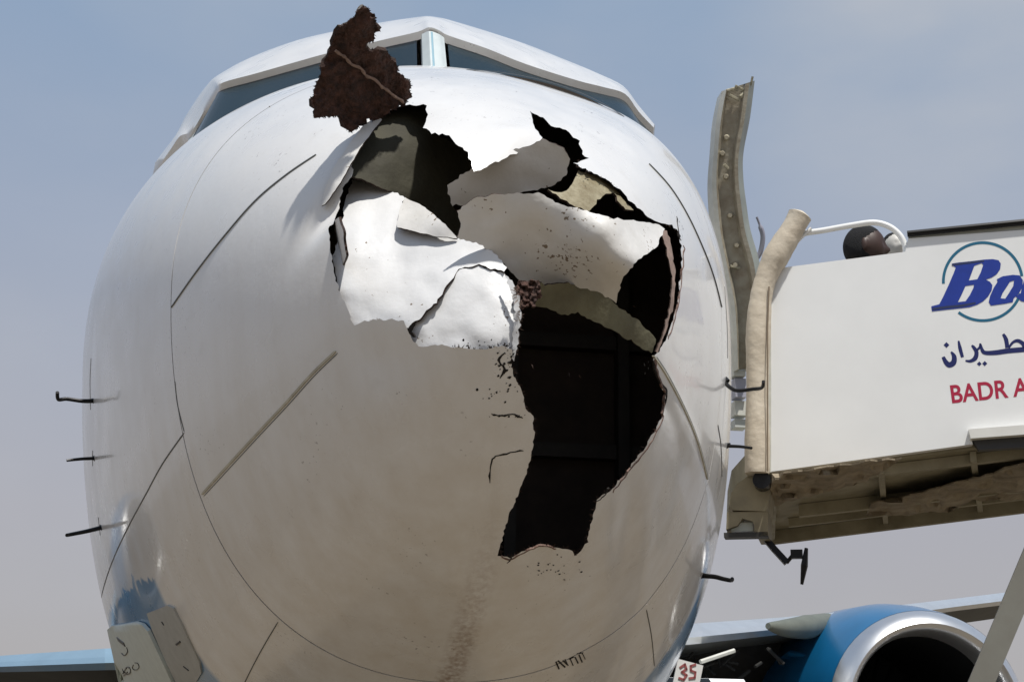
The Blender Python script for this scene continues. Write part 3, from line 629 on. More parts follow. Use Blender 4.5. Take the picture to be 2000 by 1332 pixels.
band(.66, .05, .72, .02, 'door_channel', M_dark, cd, .04); band(.72, .0, .84, .0, 'door_flange', M_door, cd, .06)
band(.84, .0, 1.0, .10, 'door_flange', mat('door_flange_grey', (.3, .32, .28), .5, var=.3), cd, .3)
for (x, y) in ((1419, 269), (1418, 345), (1426, 421), (1439, 479), (1411, 300), (1436, 518), (1430, 585)):
    c = MI @ at_d(x, y, DD + .045); ax = (CAML - c).normalized(); mb = MB(); mb.tube([c, c + ax * .012, c + ax * .03], [.019, .017, .012], 10); mb.build('door_roller', mat('roller', (.55, .5, .38), .4, metal=.4) if (x, y) == (1419, 269) else bpy.data.materials['roller'], cd, True)
mb = MB()
for (x, y, x2, y2, r) in ((1418, 178, 1440, 172, .009), (1424, 186, 1444, 196, .010), (1436, 168, 1452, 176, .008), (1410, 182, 1424, 196, .006), (1470, 150, 1466, 168, .007), (1446, 190, 1460, 178, .012), (1414, 322, 1422, 330, .010), (1426, 520, 1446, 524, .008)):
    mb = MB(); mb.tube([MI @ at_d(x, y, DD + .02), MI @ at_d(x2, y2, DD + .03)], r, 6)
    mb.build('door_latch', bpy.data.materials.get('latch_metal') or mat('latch_metal', (.5, .46, .33), .5, var=.6, vscale=40), cd)
mb = MB(); mb.tube(spline([MI @ at_d(x, y, DD + .3) for x, y in ((1478, 424), (1484, 440), (1490, 462), (1486, 490), (1478, 505))], 5), [.008] * 6 + [.016] * 15, 8); mb.build('door_handle', mat('handle_grey', (.3, .3, .36), .4), cd, True)
for (x0, y0, x1, y1, m_) in ((1428, 728, 1452, 738, 0), (1431, 742, 1453, 780, 1), (1430, 786, 1456, 815, 0), (1430, 822, 1455, 838, 2)):
    c = MI @ at_d((x0 + x1) / 2, (y0 + y1) / 2, DD + .1); mb = MB(); k = DD / FPX
    mb.box(c, ((x1 - x0) / 2 * k, 0, 0), (0, .05, 0), (0, 0, (y1 - y0) / 2 * k)); mb.build('door_hinge', [M_doorr, mat('hinge_grey', (.36, .36, .42), .5), mat('hinge_pale_grey', (.5, .52, .5), .5)][m_], cd)  # hinge blocks in three plain greys

# ------------------------------------------------------------ wings, engines, landing gear
M_wing = mat('wing_paint', (.40, .51, .60), .4, var=.12, vscale=2, coat=.3); M_slat = mat('slat_metal', (.75, .77, .78), .28, metal=.7, var=.1); M_under = mat('wing_underside', (.07, .075, .07), .6, var=.4, vscale=1.5)
M_blue = mat('blue_nacelle_paint', (.006, .13, .30), .3, coat=.6, var=.2, vscale=2); M_lip = mat('polished_lip', (.72, .73, .74), .32, metal=.85, var=.12, vscale=3); M_duct = mat('inlet_dark', (.010, .011, .012), .9, spec=.1)
M_wingl = mat('blue_wing_paint', (.22, .34, .44), .4, var=.12, vscale=2, coat=.3)
def wing(sec, name, wm=None):
    """sections: (leading edge top px/py, bottom px/py, depth, chord)"""
    top, V = [], []
    for (x, yt, yb, d, ch) in sec:
        T = MI @ at_d(x, yt, d + .25); Bt = MI @ at_d(x, yb, d); Mid = MI @ at_d(x, (yt + 2 * yb) / 3, d - .06)
        V.append([T + Vector((0, ch, .10)), T + Vector((0, ch * .35, .10 * 0 + .02)), T, T.lerp(Mid, .6) + Vector((0, -.02, .0)), Mid, Bt, Bt + Vector((0, ch * .35, -.12)), T + Vector((0, ch, .05))])
    n = len(V[0]); F = []; mi = []
    for i in range(len(V) - 1):
        for k in range(n):
            k2 = (k + 1) % n; F.append((i * n + k, (i + 1) * n + k, (i + 1) * n + k2, i * n + k2)); mi.append([0, 0, 1, 1, 1, 2, 2, 2][k])
    F += [tuple(range(n)), tuple((len(V) - 1) * n + k for k in range(n))]; mi += [0, 0]
    o = mesh(name, [p for r_ in V for p in r_], F, [wm or M_wing, wm or M_slat, M_under], plane_e, False, mi)
    b = bmesh.new(); b.from_mesh(o.data); bmesh.ops.recalc_face_normals(b, faces=b.faces); b.to_mesh(o.data); b.free(); return o
wing([(1200, 1232, 1272, 13.0, 5.5), (1370, 1216, 1256, 13.3, 5), (1530, 1205, 1238, 14.2, 4.3), (1700, 1188, 1216, 15.6, 3.9), (1870, 1168, 1192, 17.2, 3.4), (2000, 1152, 1176, 18.6, 3.1), (2400, 1110, 1122, 24, 1.8)], 'wing')
wing([(420, 1256, 1304, 12.8, 5.5), (205, 1266, 1308, 13.3, 5), (0, 1280, 1312, 14.6, 4.3), (-300, 1296, 1322, 17, 3.4), (-700, 1312, 1324, 22, 1.8)], 'wing', M_wingl)
def lathe(prof, n, c, name, m_, parent, squash=None):
    V = []
    for (y, r) in prof:
        for k in range(n):
            a = 2 * math.pi * k / n; z = r * math.sin(a)
            if squash and z < 0: z *= squash
            V.append(Vector((r * math.cos(a), y, z)) + c)
    F = [(i * n + k, i * n + (k + 1) % n, (i + 1) * n + (k + 1) % n, (i + 1) * n + k) for i in range(len(prof) - 1) for k in range(n)]
    return mesh(name, V, F, m_, parent, True, sharp=50)
def engine(c, sgn):
    nc = lathe([(.15, 1.0), (.30, 1.037), (.6, 1.10), (1.0, 1.155), (1.7, 1.18), (2.4, 1.10), (3.1, .9), (3.7, .72)], 72, c, 'engine_nacelle', M_blue, plane_e, .93)
    lathe([(.15, .998), (.06, .955), (.0, .90), (-.02, .865), (.0, .825), (.06, .795), (.16, .775), (.3, .765)], 72, c, 'inlet_lip', M_lip, nc, .93)
    lathe([(.3, .766), (.6, .77), (1.1, .79), (2.05, .79)], 64, c, 'inlet_duct', M_duct, nc, .93)
    lathe([(1.5, .01), (1.65, .12), (1.9, .2)], 24, c, 'fan_spinner', M_duct, nc)
    mb = MB()
    for k in range(24):
        a = 2 * math.pi * k / 24; ca, sa = math.cos(a), math.sin(a); r0, r1 = .16, .74
        d = Vector((ca, 0, sa)); t = Vector((-sa, 0, ca)); p0 = c + Vector((0, 1.9, 0))
        mb.add([p0 + d * r0 - t * .03, p0 + d * r0 + t * .03 + Vector((0, .08, 0)), p0 + d * r1 + t * .10 + Vector((0, .05, 0)), p0 + d * r1 - t * .04], [(0, 1, 2, 3)])
    mb.build('fan_blades', M_duct, nc, kind='stuff')
    lathe([(2.05, .8), (2.06, .0)], 32, c, 'fan_back', M_duct, nc)
    lathe([(3.4, .62), (4.2, .45), (4.6, .42)], 32, c, 'exhaust', M_slat, nc)
    # pylon from nacelle crown back to the wing
    p = [c + Vector((x, y, z)) for x, y, z in ((-.16, 1.6, .9), (.16, 1.6, .9), (.2, 4.2, .6), (-.2, 4.2, .6), (-.05, 1.7, 1.10), (.05, 1.7, 1.10), (.16, 4.4, 1.0), (-.16, 4.4, 1.0))]
    m2 = MB(); m2.hexa(p); m2.build('engine_pylon', M_under if sgn > 0 else M_under, plane_e)
    # chine on the side of the nacelle
    m3 = MB(); a = rad(148 if sgn > 0 else 32); q = lambda y, r: c + Vector((r * math.cos(a), y, r * math.sin(a)))
    m3.tube([q(.75, 1.09), q(1.1, 1.2), q(1.75, 1.13)], [.01, .035, .01], 6); m3.build('nacelle_chine', M_blue, nc)
EC = MI @ at_d(1828, 1398, 13.6)
engine(EC, 1)
engine(Vector((-EC.x, EC.y, EC.z)), -1)
# fairing between wing and pylon (pale, seen above the blue cowl)
mb = MB(); mb.tube(spline([MI @ at_d(x, y, d) for x, y, d in ((1500, 1222, 13.7), (1530, 1226, 13.9), (1575, 1224, 14.4), (1640, 1212, 15.6), (1720, 1200, 17))], 5), list(np.interp(range(21), (0, 5, 10, 15, 20), (.03, .08, .12, .10, .06))), 16); mb.build('wing_fairing', mat('fairing_grey', (.15, .16, .13), .5, var=.2), plane_e, True)
def wheel(c, r, w, parent, name='wheel'):
    n = 28; prof = [(-w * .5, r * .5), (-w * .5, r * .86), (-w * .36, r), (w * .36, r), (w * .5, r * .86), (w * .5, r * .5)]; V = []
    for (x, rr) in prof:
        for k in range(n): a = 2 * math.pi * k / n; V.append(c + Vector((x, rr * math.cos(a), rr * math.sin(a))))
    F = [(i * n + k, i * n + (k + 1) % n, (i + 1) * n + (k + 1) % n, (i + 1) * n + k) for i in range(5) for k in range(n)]
    o = mesh(name, V, F, bpy.data.materials['rubber'], parent, True, sharp=40); m = MB(); m.tube([c - Vector((w * .42, 0, 0)), c + Vector((w * .42, 0, 0))], r * .5, 20); m.build('wheel_rim', M_slat, o); return o
mat('rubber', (.02, .02, .02), .8, bump=.2)
for sx in (-2.6, 2.6):
    mb = MB(); mb.tube([Vector((sx, 15.5, 2.0)), Vector((sx, 15.5, .56))], [.11, .08], 12); mb.tube([Vector((sx - .5, 15.5, .56)), Vector((sx + .5, 15.5, .56))], .06, 8); g = mb.build('main_gear', M_slat, plane_e, True)
    for dx in (-.4, .4): wheel(Vector((sx + dx, 15.5, .56)), .56, .38, g)
mb = MB(); mb.tube([Vector((0, 3.2, NZ - 1.2)), Vector((0, 3.0, .36))], [.09, .06], 12); mb.tube([Vector((-.3, 3.0, .36)), Vector((.3, 3.0, .36))], .04, 8); g = mb.build('nose_gear', M_slat, plane_e, True)
for dx in (-.2, .2): wheel(Vector((dx, 3.0, .36)), .36, .2, g)
# dark keel and gear bay structure between hull and engine
mb = MB()
pg = [MI @ at_d(x, y, d) for x, y, d in ((1310, 1268, 14.2), (1420, 1262, 14.3), (1530, 1246, 15.0), (1512, 1300, 15.2), (1490, 1345, 15.4), (1310, 1345, 14.6))]; pq = [p + Vector((0, 1.0, 0)) for p in pg]
mb.add(pg + pq, [tuple(range(6)), tuple(range(11, 5, -1))] + [(i, i + 6, (i + 1) % 6 + 6, (i + 1) % 6) for i in range(6)])
mb.build('gear_bay', mat('bay_dark', (.018, .018, .016), .8, var=.5), plane_e)
for i in range(14):
    x = rnd.uniform(1350, 1515); y = rnd.uniform(1256, 1310); p = MI @ at_d(x, y, 14.0); q = MI @ at_d(x + rnd.uniform(-50, 50), y + rnd.uniform(5, 40), 13.9); mb = MB(); mb.tube([p, q], rnd.uniform(.008, .02), 6); mb.build('hydraulic_pipe', bpy.data.materials['bay_dark'], plane_e)
mb = MB(); mb.tube([MI @ at_d(1368, 1292, 13.2), MI @ at_d(1434, 1270, 13.4)], .022, 6); mb.build('gear_door_edge', M_doorr, plane_e)

# ------------------------------------------------------------ boarding stairs
PD = Vector((.97, -.24, 0)).normalized(); PN = Vector((PD.y, -PD.x, 0)).normalized()      # panel direction, normal towards camera
P0 = at_d(1505, 720, 7.4)
if PN.dot(CAMPOS - P0) < 0: PN = -PN
onp = lambda x, y, off=0.: on_plane(x, y, P0 + PN * off, PN)
base = onp(1750, 900); stair_loc = Vector((base.x, base.y, 0)) - PN * 1.1
RZ = math.atan2(PD.y, PD.x)
stair = empty('boarding_stairs', stair_loc, RZ, label='white airline boarding stairs platform beside the fuselage, carrying the blue circle logo', cat='boarding stairs')
MS = Matrix.Translation(stair_loc) @ Matrix.Rotation(RZ, 4, 'Z'); SI = MS.inverted()
M_panel = mat('panel_white', (.80, .805, .79), .45, var=.05, vscale=3, coat=.1); M_oliv2 = mat('platform_olive', (.36, .325, .23), .7, rgb2=(.22, .195, .13), vscale=5, bump=.4, bscale=20); M_cream = mat('cream_padding', (.60, .53, .42), .65, rgb2=(.50, .43, .33), vscale=9, bump=.4, bscale=22, bdist=.015)
M_tarp = mat('canvas_tarp', (.36, .30, .21), .9, rgb2=(.17, .135, .09), vscale=7, bump=.7, bscale=40)
def extr(poly, off, th, name, m_, parent, **k):
    A = [onp(x, y, off) for x, y in poly]; B = [p - PN * th for p in A]; n = len(A); mb = MB()
    F = [tuple(range(n))[::-1], tuple(range(n, 2 * n))] + [(i, (i + 1) % n, (i + 1) % n + n, i + n) for i in range(n)]
    mb.add(A + B, F); o = mb.build(name, m_, parent, inv=SI, **k)
    b = bmesh.new(); b.from_mesh(o.data); bmesh.ops.recalc_face_normals(b, faces=b.faces); b.to_mesh(o.data); b.free(); return o
side = extr([(1505, 526), (1768, 492), (1774, 466), (2000, 449), (2300, 426), (2300, 812), (2000, 838), (1894, 846), (1900, 867), (1505, 921)], 0, .05, 'side_panel', M_panel, stair)
extr([(1500, 524), (1506, 524), (1506, 922), (1500, 922)], .012, .07, 'corner_trim', M_doorr, stair)
extr([(1774, 458), (2000, 438), (2300, 412), (2300, 425), (2000, 448), (1774, 467)], -.01, .03, 'top_trim', mat('trim_grey', (.42, .43, .38), .5, var=.2), stair)
extr([(1892, 838), (2300, 806), (2300, 826), (1896, 856)], .05, .05, 'step_rail', mat('step_rail_white', (.74, .73, .68), .4, var=.1), stair)
extr([(1898, 858), (2300, 828), (2300, 856), (1912, 878)], .0, .05, 'step_recess', M_dark, stair)
mb = MB(); mb.tube([onp(1772, 457, .01), onp(2000, 434, .01), onp(2300, 404, .01)], .017, 8); mb.build('top_rail', M_black, stair, True, inv=SI)
# platform: floor, underside, beams
zb = onp(1700, 900).z; UP = Vector((0, 0, 1))
FA, FB = onp(1505, 921.5), onp(2000, 857.5); FN = (FB - FA).cross(PN).normalized(); FN = FN if FN.z > 0 else -FN
onz = lambda x, y, dz=0.: on_plane(x, y, FA + FN * dz, FN)
und = [(1506, 927), (2000, 863), (2300, 825), (2300, 940), (2000, 986), (1862, 1006), (1838, 1016), (1500, 1046), (1420, 1048), (1422, 1000), (1430, 962), (1460, 930)]
A = [onz(x, y) for x, y in und]; mb = MB(); n = len(A); B = [p + UP * .12 for p in A]
mb.add(A + B, [tuple(range(n)), tuple(range(n, 2 * n))[::-1]] + [(i, i + n, (i + 1) % n + n, (i + 1) % n) for i in range(n)])
fl = mb.build('platform_floor', M_oliv2, stair, inv=SI)
for (a, b, w, h) in (((1512, 934), (2300, 838), .05, .05), ((1560, 985), (2300, 900), .05, .07), ((1540, 1012), (2300, 922), .04, .05), ((1500, 1038), (2300, 936), .05, .08), ((1508, 958), (1506, 1042), .04, .06), ((1720, 905), (1730, 1016), .03, .05), ((1900, 880), (1915, 994), .03, .05)):
    p, q = onz(*a), onz(*b); d = (q - p); nn = Vector((-d.y, d.x, 0)).normalized(); mb = MB(); mb.box((p + q) / 2 - UP * (h / 2 + .003), d / 2, nn * w / 2, UP * h / 2); mb.build('floor_beam', M_oliv2, stair, inv=SI)
# crumpled canvas hanging under the floor
def tarp(poly, dz, seed, name='canvas'):
    P, Fq = fill(jag(poly, 2, 12, seed), 9); V = []
    for p in P:
        u = p.x * .13 + p.y * .95
        z = dz + .035 * noise.noise(Vector((p.x / 70 + seed, p.y / 9 + .12 * p.x / 9, seed))) + .02 * noise.noise(Vector((p.x / 20, p.y / 8, seed + 4)))
        V.append(onz(p.x, p.y, -abs(z) - .02))
    n = len(V); B = [v + UP * .008 for v in V]; ed = set((t[i], t[(i + 1) % 3]) for t in Fq for i in range(3)); F = list(Fq) + [tuple(i + n for i in t[::-1]) for t in Fq] + [(b, a, a + n, b + n) for (a, b) in ed if (b, a) not in ed]
    mb = MB(); mb.add(V + B, F); return mb.build(name, M_tarp, stair, True, inv=SI)
tarp([(1508, 928), (1700, 902), (1760, 896), (1690, 940), (1620, 960), (1560, 975), (1500, 990), (1504, 955)], .06, 3)
tarp([(1700, 985), (1790, 965), (1900, 935), (2000, 905), (2100, 880), (2100, 955), (2000, 975), (1900, 978), (1850, 1000), (1760, 1006), (1690, 1008)], .06, 5)
# rounded end bracket with roller
M_brk = mat('bracket_olive', (.30, .26, .17), .6, var=.3, vscale=9)
pts = [(1424, 985), (1428, 962), (1440, 945), (1460, 930), (1500, 922), (1506, 945), (1500, 985), (1496, 998), (1430, 996)]
A = [onp(x, y, -.05) for x, y in pts]; B = [p - PN * .35 for p in A]; n = len(A); mb = MB(); mb.add(A + B, [tuple(range(n))[::-1], tuple(range(n, 2 * n))] + [(i, (i + 1) % n, (i + 1) % n + n, i + n) for i in range(n)]); mb.build('end_bracket', M_brk, stair, inv=SI)
pts = [(1420, 1000), (1500, 998), (1500, 1046), (1478, 1046), (1470, 1018), (1450, 1012), (1440, 1026), (1418, 1034)]
A = [onp(x, y, -.06) for x, y in pts]; B = [p - PN * .3 for p in A]; n = len(A); mb = MB(); mb.add(A + B, [tuple(range(n))[::-1], tuple(range(n, 2 * n))] + [(i, (i + 1) % n, (i + 1) % n + n, i + n) for i in range(n)]); mb.build('end_bracket', M_brk, stair, inv=SI)
c = onp(1488, 938, .02); mb = MB(); mb.tube([c + PN * .02, c - PN * .2], .045, 20); mb.build('roller', M_black, stair, True, inv=SI)
mb = MB(); mb.box(onp(1458, 1046, -.1), PD * .11, PN * .04, UP * .012); mb.build('bottom_bar', M_dark, stair, inv=SI)
mb = MB(); mb.box(onp(1450, 1030, -.12), PD * .055, PN * .02, UP * .022); mb.build('bottom_bracket', M_plate, stair, inv=SI)
# padded bumper roll
ctl = [(1479, 925), (1479, 860), (1479, 780), (1480, 700), (1482, 630), (1488, 572), (1504, 524), (1526, 484), (1548, 448), (1564, 418)]
cp = spline([onp(x, y, .03) for x, y in ctl], 6); rr = []
for i in range(len(cp)):
    t = i / (len(cp) - 1); rr.append(.060 + .004 * math.sin(t * 19) + (.004 if t > .7 else 0) + .003 * noise.noise(Vector((t * 30, 0, 0))))
rr[-1] = .048; cp.append(cp[-1] + (cp[-1] - cp[-2]).normalized() * .012); rr.append(.02)
mb = MB(); mb.tube(cp, rr, 24); bmp = mb.build('padded_bumper', M_cream, stair, True, inv=SI)
mb = MB()
for a in (1.3,):
    pass
mb.tube([onp(1499, 920, .085), onp(1499, 640, .085), onp(1502, 560, .085)], .004, 6); mb.build('bumper_seam', mat('bumper_seam', (.2, .15, .1), .8), bmp, inv=SI)
# white hand rails
mb = MB(); mb.tube(spline([onp(x, y, -.04) for x, y in ((1506, 524), (1535, 494), (1562, 462), (1572, 456), (1610, 450), (1660, 441), (1705, 435), (1735, 442), (1756, 458), (1767, 478), (1769, 497))], 6), .0155, 10); mb.build('hand_rail', M_panel, stair, True, inv=SI)
mb = MB(); mb.tube([onp(1503, 526, .0), onp(1540, 490, .0), onp(1584, 446, -.02)], .008, 8); mb.build('hand_rail', M_panel, stair, True, inv=SI)
# lever with foot below the platform
LP = lambda x, y: onp(x, y, -.25)
mb = MB(); mb.tube([LP(1490, 1046), LP(1512, 1072), LP(1537, 1099)], .022, 4); mb.tube([LP(1536, 1099), LP(1549, 1083)], .010, 8); mb.box(LP(1556, 1082), PD * .03, PN * .02, UP * .022)
mb.tube([LP(1575, 1070), LP(1571, 1104), LP(1566, 1141)], [.012, .024, .010], 8, flat=.6); mb.build('locking_lever', M_black, stair, inv=SI)
# grey strut crossing the corner, legs, far side panel, steps going down to the right
M_strut = mat('strut_grey', (.26, .26, .225), .6, rgb2=(.22, .21, .18), vscale=4)
a, b = at_d(1888, 1400, 6.9), at_d(2085, 930, 7.0); d = (b - a).normalized(); sd = d.cross(PN).normalized(); mb = MB(); mb.box((a + b) / 2, (b - a) / 2, sd * .056, PN * .05); mb.build('support_strut', M_strut, stair, inv=SI)
def SL(x, y, z): return Vector((x, y, z))
fx = SI @ onp(2300, 900); z0 = (SI @ onp(1700, 900)).z; w2 = 1.15
sd_ = (SI @ onp(1700, 700)).y
mb = MB(); pz = [SI @ onz(x, y, .13) for x, y in ((1506, 1040), (2300, 935))]
top_z = (SI @ onp(2200, 450)).z
far = MB(); far.box((pz[0] + pz[1]) / 2 + Vector((0, 0, .45)), (pz[1] - pz[0]) / 2, (0, .02, 0), (0, 0, .42)); far.build('side_panel', M_panel, stair)
for i in range(11):
    st = MB(); st.box(Vector((fx.x + .15 + i * .28, sd_ + (pz[1].y - sd_) / 2 * 1.0, z0 - .1 - i * z0 / 12)), (.15, 0, 0), (0, .9, 0), (0, 0, .02)); st.build('step', M_strut, stair)
for yy in (sd_ + .1, pz[1].y - .05):
    st = MB(); st.hexa([Vector(v) for v in ((fx.x, yy - .03, z0 - .28), (fx.x + 3.3, yy - .03, .0), (fx.x + 3.3, yy + .03, .0), (fx.x, yy + .03, z0 - .28), (fx.x, yy - .03, z0), (fx.x + 3.5, yy - .03, .12), (fx.x + 3.5, yy + .03, .12), (fx.x, yy + .03, z0))]); st.build('stringer', M_strut, stair)
    for xx in (fx.x + .25, fx.x + 1.2):
        l = MB(); l.box(Vector((xx, yy, z0 / 2)), (.04, 0, 0), (0, .04, 0), (0, 0, z0 / 2 - .12)); l.build('leg', M_strut, stair)

# ---- lettering on the panel
M_navy = mat('navy_vinyl', (.008, .035, .30), .4, var=.15, vscale=30); M_teal = mat('teal_vinyl', (.008, .12, .21), .4); M_red = mat('red_vinyl', (.42, .012, .05), .4, var=.1, vscale=30); M_ink = mat('blue_black_vinyl', (.006, .012, .10), .4); M_redge = mat('deep_blue_edge', (.02, .03, .09), .4)
def decal(polys, off, name, m_):
    """flat vinyl: filled pixel polygons on the panel, first polygon outline, others separate pieces"""
    mb = MB()
    for poly in polys:
        r = delaunay_2d_cdt([Vector(p) for p in poly], [], [list(range(len(poly)))], 1, 1e-5); V = [onp(p.x, p.y, off) for p in r[0]]; F = []
        for t in r[2]:
            a, b, c = V[t[0]], V[t[1]], V[t[2]]; F.append(tuple(t) if (b - a).cross(c - a).dot(PN) > 0 else tuple(t[::-1]))
        mb.add(V, F)
    return mb.build(name, m_, side, inv=SI)
def stroke(P, ws, sub=6):
    S = spline([Vector((x, y, 0)) for x, y in P], sub); wz = np.interp(np.linspace(0, len(P) - 1, len(S)), range(len(P)), ws); Lf, Rt = [], []
    for i, p in enumerate(S):
        t = (S[min(i + 1, len(S) - 1)] - S[max(i - 1, 0)]).normalized(); nn = Vector((-t.y, t.x, 0)); Lf.append(p + nn * wz[i] / 2); Rt.append(p - nn * wz[i] / 2)
    return [[(Lf[i].x, Lf[i].y), (Lf[i + 1].x, Lf[i + 1].y), (Rt[i + 1].x, Rt[i + 1].y), (Rt[i].x, Rt[i].y)] for i in range(len(S) - 1)]
k = 220 / 1332
def Z(L_, ox=1780, oy=420): return [(ox + x * k, oy + y * k) for x, y in L_]
circ = [(1780 + k * 845 + 79 * math.cos(t), 420 + k * 790 + 76 * math.sin(t)) for t in np.linspace(rad(176), rad(176 + 318), 70)]
circ = [p for p in circ]
# ring: broken where the letters cross it
ring = [(x, y) for x, y in [(1780 + k * 845 + 77 * math.cos(t), 420 + k * 788 + 76 * math.sin(t)) for t in np.linspace(rad(177), rad(352), 50)]]
decal(stroke(ring, [5.5] * len(ring), 1), .0010, 'logo_ring', M_teal)
ring2 = [(1780 + k * 845 + 77 * math.cos(t), 420 + k * 788 + 76 * math.sin(t)) for t in np.linspace(rad(18), rad(128), 34)]
decal(stroke(ring2, [5.5] * len(ring2), 1), .0010, 'logo_ring', M_teal)
Bo = Z([(480, 575), (560, 562), (700, 548), (860, 528), (960, 522), (1030, 535), (1058, 575), (1050, 640), (1010, 700), (950, 740), (880, 765), (930, 790), (958, 830), (950, 890), (910, 960), (850, 1020), (780, 1060), (690, 1090), (560, 1105), (400, 1122), (245, 1140), (235, 1080), (330, 1055), (370, 980), (440, 830), (500, 690), (525, 620), (488, 600)])
h1 = Z([(745, 600), (830, 570), (850, 590), (820, 680), (780, 760), (680, 775), (700, 720)]); h2 = Z([(640, 840), (740, 825), (735, 860), (690, 950), (640, 1020), (550, 1030), (590, 950)])
def with_holes(outer, holes, off, name, m_):
    pts = [Vector(p) for p in outer]; loops = [list(range(len(pts)))]; 
    for h in holes: loops.append(list(range(len(pts), len(pts) + len(h)))); pts += [Vector(p) for p in h]
    edges = [(l[i], l[(i + 1) % len(l)]) for l in loops for i in range(len(l))]
    r = delaunay_2d_cdt(pts, edges, [], 0, 1e-5); V = [onp(p.x, p.y, off) for p in r[0]]; F = []
    def ins(c, P):
        o = False
        for i in range(len(P)):
            a, b = P[i], P[(i + 1) % len(P)]
            if (a[1] > c.y) != (b[1] > c.y) and c.x < (b[0] - a[0]) * (c.y - a[1]) / (b[1] - a[1]) + a[0]: o = not o
        return o
    for t in r[2]:
        c = (r[0][t[0]] + r[0][t[1]] + r[0][t[2]]) / 3
        if ins(c, outer) and not any(ins(c, h) for h in holes):
            a, b, cc = V[t[0]], V[t[1]], V[t[2]]; F.append(tuple(t) if (b - a).cross(cc - a).dot(PN) > 0 else tuple(t[::-1]))
    mb = MB(); mb.add(V, F); return mb.build(name, m_, side, inv=SI)
with_holes(Bo, [h1, h2], .0016, 'logo_letter', M_navy)
Do = Z([(1010, 760), (1080, 725), (1200, 708), (1280, 715), (1318, 770), (1315, 850), (1270, 930), (1210, 985), (1200, 1030), (1100, 1050), (940, 1072), (915, 1030), (930, 960), (975, 860), (1020, 790)]); h3 = Z([(1165, 790), (1215, 775), (1205, 840), (1150, 930), (1110, 990), (1055, 985), (1080, 920), (1120, 860)])
with_holes(Do, [h3], .0016, 'logo_letter', M_navy)
# the letter that runs out of the picture
decal([Z([(1230, 960), (1290, 930), (1330, 780), (1400, 730), (1430, 760), (1380, 900), (1360, 1030), (1300, 1020)])], .0016, 'logo_letter', M_navy)
decal(stroke(Z([(250, 1112), (420, 1090), (600, 1072), (760, 1040)]), [5, 5, 5, 3], 3), .0022, 'logo_shading', M_redge)
decal(stroke(Z([(480, 590), (700, 562), (860, 545)]), [4, 4, 3], 3), .0022, 'logo_shading', M_redge)
A2 = lambda L_: Z(L_, 1780, 630)
ara = []
ara += stroke(A2([(375, 405), (410, 470), (450, 500), (500, 470), (505, 400), (470, 345)]), [6, 9, 11, 11, 9, 3])
ara += stroke(A2([(558, 215), (575, 300), (605, 410)]), [3, 7, 6], 4)
ara += stroke(A2([(640, 450), (700, 455), (755, 420), (770, 350), (735, 290), (712, 270)]), [3, 6, 9, 8, 6, 3])
ara += stroke(A2([(770, 330), (810, 290), (815, 250), (840, 330), (880, 358), (1000, 355), (1140, 335), (1330, 318), (1480, 300)]), [4, 5, 3, 7, 8, 9.5, 10, 10, 10])
ara += stroke(A2([(1085, 135), (1120, 200), (1135, 300)]), [5, 8, 8], 4)
ara += stroke(A2([(1150, 300), (1200, 235), (1260, 215), (1320, 250), (1345, 300)]), [4, 5, 7, 8, 9])
for cx, cy, s_ in ((415, 265, 34), (803, 487, 28), (868, 484, 30)): ara.append(A2([(cx - s_, cy), (cx, cy - s_), (cx + s_, cy), (cx, cy + s_)]))
ara += stroke(A2([(1560, 100), (1570, 200), (1580, 300)]), [6, 8, 9], 4) + stroke(A2([(1480, 300), (1580, 300), (1660, 290), (1670, 100)]), [10, 10, 9, 6])
decal(ara, .001, 'arabic_lettering', M_ink)
# block lettering
def text(s, x0, y0, x1, y1, h, m_, name, stretch=1.0, bold=.02):
    cu = bpy.data.curves.new(name, 'FONT'); cu.body = s; cu.size = 1; cu.offset = bold; cu.extrude = 0; cu.space_character = 1.0
    o = bpy.data.objects.new(name, cu); COL.objects.link(o); bpy.context.view_layer.update(); me = bpy.data.meshes.new_from_object(o.evaluated_get(bpy.context.evaluated_depsgraph_get())); bpy.data.objects.remove(o)
    xs = [v.co.x for v in me.vertices]; ys = [v.co.y for v in me.vertices]; a, b = min(xs), max(xs); c, d = min(ys), max(ys)
    for v in me.vertices:
        t = (v.co.x - a) / (b - a); q = (v.co.y - c) / (d - c); lx = x0 + (x1 - x0) * t; ly = y0 + (y1 - y0) * t; v.co = SI @ onp(lx - 5 * (q) * (1 - t * .8), ly - h * q, .001)
    me.materials.clear(); me.materials.append(m_); me.name = name
    return put(bpy.data.objects.new(name, me), side)
text('BADR AIRLINES', 1860, 788, 2152, 758, 36, M_red, 'red_lettering')

